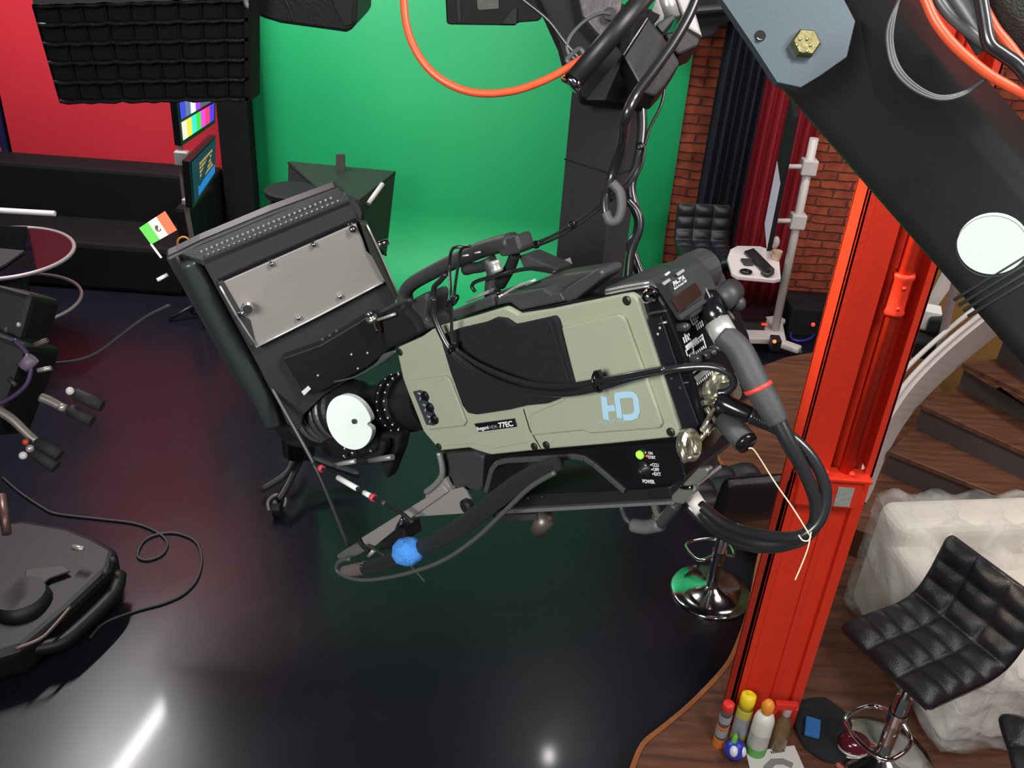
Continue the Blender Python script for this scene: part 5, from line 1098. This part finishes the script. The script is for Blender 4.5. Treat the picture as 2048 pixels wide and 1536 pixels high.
# ------------------------------------------------------------------ head cables
def pt_(l, z, r, m, lab, seg=10, cat='cable', k=6): return ob('cable', tube([P(q[0], q[1], z if len(q) < 3 else q[2]) for q in l], r, seg, k), m, label=lab, cat=cat, smooth=True)
pt_([(806, -25), (812, 45), (830, 98), (865, 145), (915, 176), (968, 187), (1030, 181), (1090, 160), (1145, 130), (1190, 100)], .97, .0040, M_orange, 'orange cable hanging in a wide arc before the green screen', 14)
pt_([(1400, -25), (1378, 30), (1345, 88), (1305, 145), (1272, 190), (1252, 235), (1246, 285, 1.0), (1226, 345, 1.03), (1210, 400, 1.03), (1214, 436, 1.03)], .95, .0056, M_cable, 'thick black cable running down the drop post', 12)
pt_([(1212, 425), (1220, 442), (1234, 441), (1243, 418), (1240, 385), (1224, 366)], 1.02, .0054, mat('loop_grey_cable', (.11, .10, .105), .55), 'grey bent cable end looping in front of the drop post', 12)
pt_([(1330, 170), (1326, 196), (1318, 220), (1300, 255), (1289, 290), (1275, 330), (1248, 368), (1208, 402), (1160, 438), (1108, 470), (1062, 489), (1038, 495)], 1.04, .0017, M_cable, 'thin black wire from the motor box down to the handle', 8)
pt_([(1290, 290), (1282, 335), (1255, 372), (1212, 408), (1165, 443), (1112, 476), (1064, 494), (1038, 499)], 1.035, .0017, M_cable, 'second thin black wire beside the one reaching the handle', 8)
for q, l in (((1281, 292), 'on the thin wires right of the drop post'), ((1143, 449), 'on the thin wires left of the drop post'), ((1072, 489), 'on the thin wires near the handle')):
    ob('zip_tie', tube([P(q[0] + 6 * math.cos(a), q[1] + 6 * math.sin(a), 1.03) for a in [k * math.pi / 4 for k in range(8)]], .0014, 6, 2, closed=True), M_gloss, label='black zip tie ' + l, cat='zip tie')
pt_([(1282, 200), (1284, 260), (1276, 320), (1262, 370), (1268, 410), (1278, 440), (1274, 470), (1262, 492), (1270, 520), (1285, 560)], 1.10, .0062, M_cable, 'black cable bulging at the right side of the drop post', 10)
pt_([(1255, 400), (1275, 425), (1278, 460), (1262, 505), (1256, 560)], 1.07, .005, M_cable, 'black cable hanging down behind the broadcast camera', 10)
pt_([(1020, -20), (1060, 10), (1098, 42), (1130, 84), (1160, 118)], 1.0, .0020, M_cable, 'thin black wire crossing to the remote head from top centre', 8)
pt_([(1156, 122), (1138, 108), (1134, 90), (1146, 66), (1170, 42), (1200, 27), (1222, 28)], 1.0, .0020, M_cableg, 'shiny thin wire curving round the bracket of the remote head', 8)
pt_([(1168, 108), (1160, 98), (1145, 108), (1134, 122), (1150, 128)], 1.0, .003, M_cableg, 'short grey loop where the orange cable meets the tube', 8)

# ------------------------------------------------------------------ crane arm
kk = V((0, 0, 1)); aa = V((.658, .753, 0)); bb = V((.753, -.658, 0)); th = math.radians(43)
n1 = (-kk * math.cos(th) - bb * math.sin(th)); f1 = bb * math.cos(th) - kk * math.sin(th); f2 = bb * math.sin(th) + kk * math.cos(th)
S0 = P(1550, 170, .78); A3, F1, F2, N1 = c2w(aa), c2w(f1), c2w(f2), c2w(n1)
cr_ = thing('camera_crane', 'heavy black square crane arm crossing the upper right corner', 'crane arm', S0 + A3 * .2)
sd_ = .105; rad = .020; sec = []
def arc(cx_, cy_, a0): return [(cx_ + rad * math.cos(math.radians(a0 + i * 15)), cy_ + rad * math.sin(math.radians(a0 + i * 15))) for i in range(7)]
sec = arc(rad, rad, 180) + arc(sd_ - rad, rad, 270) + arc(sd_ - rad, sd_ - rad, 0) + arc(rad, sd_ - rad, 90)
base = S0 - A3 * .03
# keep the near lower corner crisp in outline
ob('beam', prism([base + F1 * (u - .004) + F2 * v_ for u, v_ in sec], A3 * 1.5), M_crane, cr_, smooth=False, bev=0)
for p in bpy.data.objects['beam'].data.polygons: p.use_smooth = len(p.vertices) == 4
def fa(px, py, off=0.0): return PL(px, py, S0 + N1 * off, N1)
ctr = fa(1985, 487); rr = 66 / F * .73; wd = []
for k in range(48):
    a = k * math.pi / 24; wd.append(ctr + (A3 * math.cos(a) + F1 * math.sin(a)) * rr + N1 * .0005)
ob('round_sticker', prism(wd, N1 * .0006), mat('white_sticker', (.80, .86, .82), .6, var=.04, vscale=300), cr_, label='round white sticker')
ob('sticker_rim', tube([p + A3 * .0015 - F1 * .002 for p in wd], .0007, 6, 1, closed=True), M_grey, cr_)
for k in range(4):
    off = A3 * (.006 * k)
    p0 = fa(1908, 600) + off; ob('weld_band', tube([p0 + F1 * .0, p0 + F1 * .05, p0 + F1 * .1], .0016, 6, smooth=False), mat('band_dark', (.045, .052, .047), .5), cr_)
plp = [(1400, -60), (1445, 0), (1512, 98), (1555, 165), (1602, 175), (1640, 152), (1694, 114), (1711, 42), (1684, -10), (1650, -70)]
pl_ = ob('gusset_plate', prism(pq(plp, .70), KN * .010), M_plate, cr_, bev=.0006, label='bluish steel gusset plate')
def hexn(px, py, z, r, h, seg=6): return lathe(P(px, py, z), -KN, [(0, r), (h * .8, r), (h, r * .88)], seg)
bl = ob('hex_bolt', hexn(1608, 90, .70, .0108, .007), M_bolt, pl_, label='yellowish hex bolt')
bm = N()
for k in range(6):
    a = k * math.pi / 3; ball(P(1608 + 14 * math.cos(a), 90 + 14 * math.sin(a), .6925), .0011, bm, u=6, v=4)
ob('grade_mark', bm, M_brass, bl)
ob('bolt_hole', lathe(P(1520, 72, .700), -KN, [(0, .0042), (.0006, .0042)], 20), M_blackm, pl_)
ob('hole_glint', tube([P(1514, 75, .698), P(1519, 80, .698), P(1524, 79, .698)], .0006, 6, 3), M_chrome, pl_)
pt_([(1842, -25), (1868, 38), (1902, 84), (1945, 124), (1992, 158), (2065, 196)], .645, .0036, M_orange, 'orange cable lying along the crane arm, nearest to the bolt plate', 14)
pt_([(1965, 10), (1990, 58), (2018, 92), (2060, 150)], .66, .0040, M_orange, 'second orange cable at the upper right corner', 14)
pt_([(1862, -25), (1895, 25), (1940, 65), (1985, 98), (2025, 125), (2070, 165)], .655, .0040, M_cableg, 'grey cable between the two orange cables on the crane arm', 14)
pt_([(1885, -40), (1915, 0), (1945, 45), (1978, 95)], .675, .0095, M_cableg, 'wide grey hose at the top right of the crane arm', 16)
pt_([(1958, -25), (1968, 35), (1978, 85), (2005, 108), (2035, 130), (2070, 172)], .64, .0048, M_cable, 'black braided cable bending over the orange one', 12)
pt_([(1985, -50), (2015, 0), (2060, 55), (2100, 90)], .66, .0135, mat('big_braid', (.05, .045, .042), .6, bump=1, bscale=700), 'wide black braided sleeve in the upper right corner', 18)
for d, l in ((0, 'outer'), (7, 'middle'), (13, 'inner')):
    pt_([(1806 - d * .3, -15), (1778 + d * .7, 45), (1775 + d * .8, 92), (1790 + d * .8, 142 - d * .4), (1828 + d * .5, 180 - d * .6), (1880, 199 - d * .5), (1930, 188 - d * .4), (1978, 152)], .655, .0011, M_cableg, l + ' wire of the thin loop hanging on the crane arm', 8)
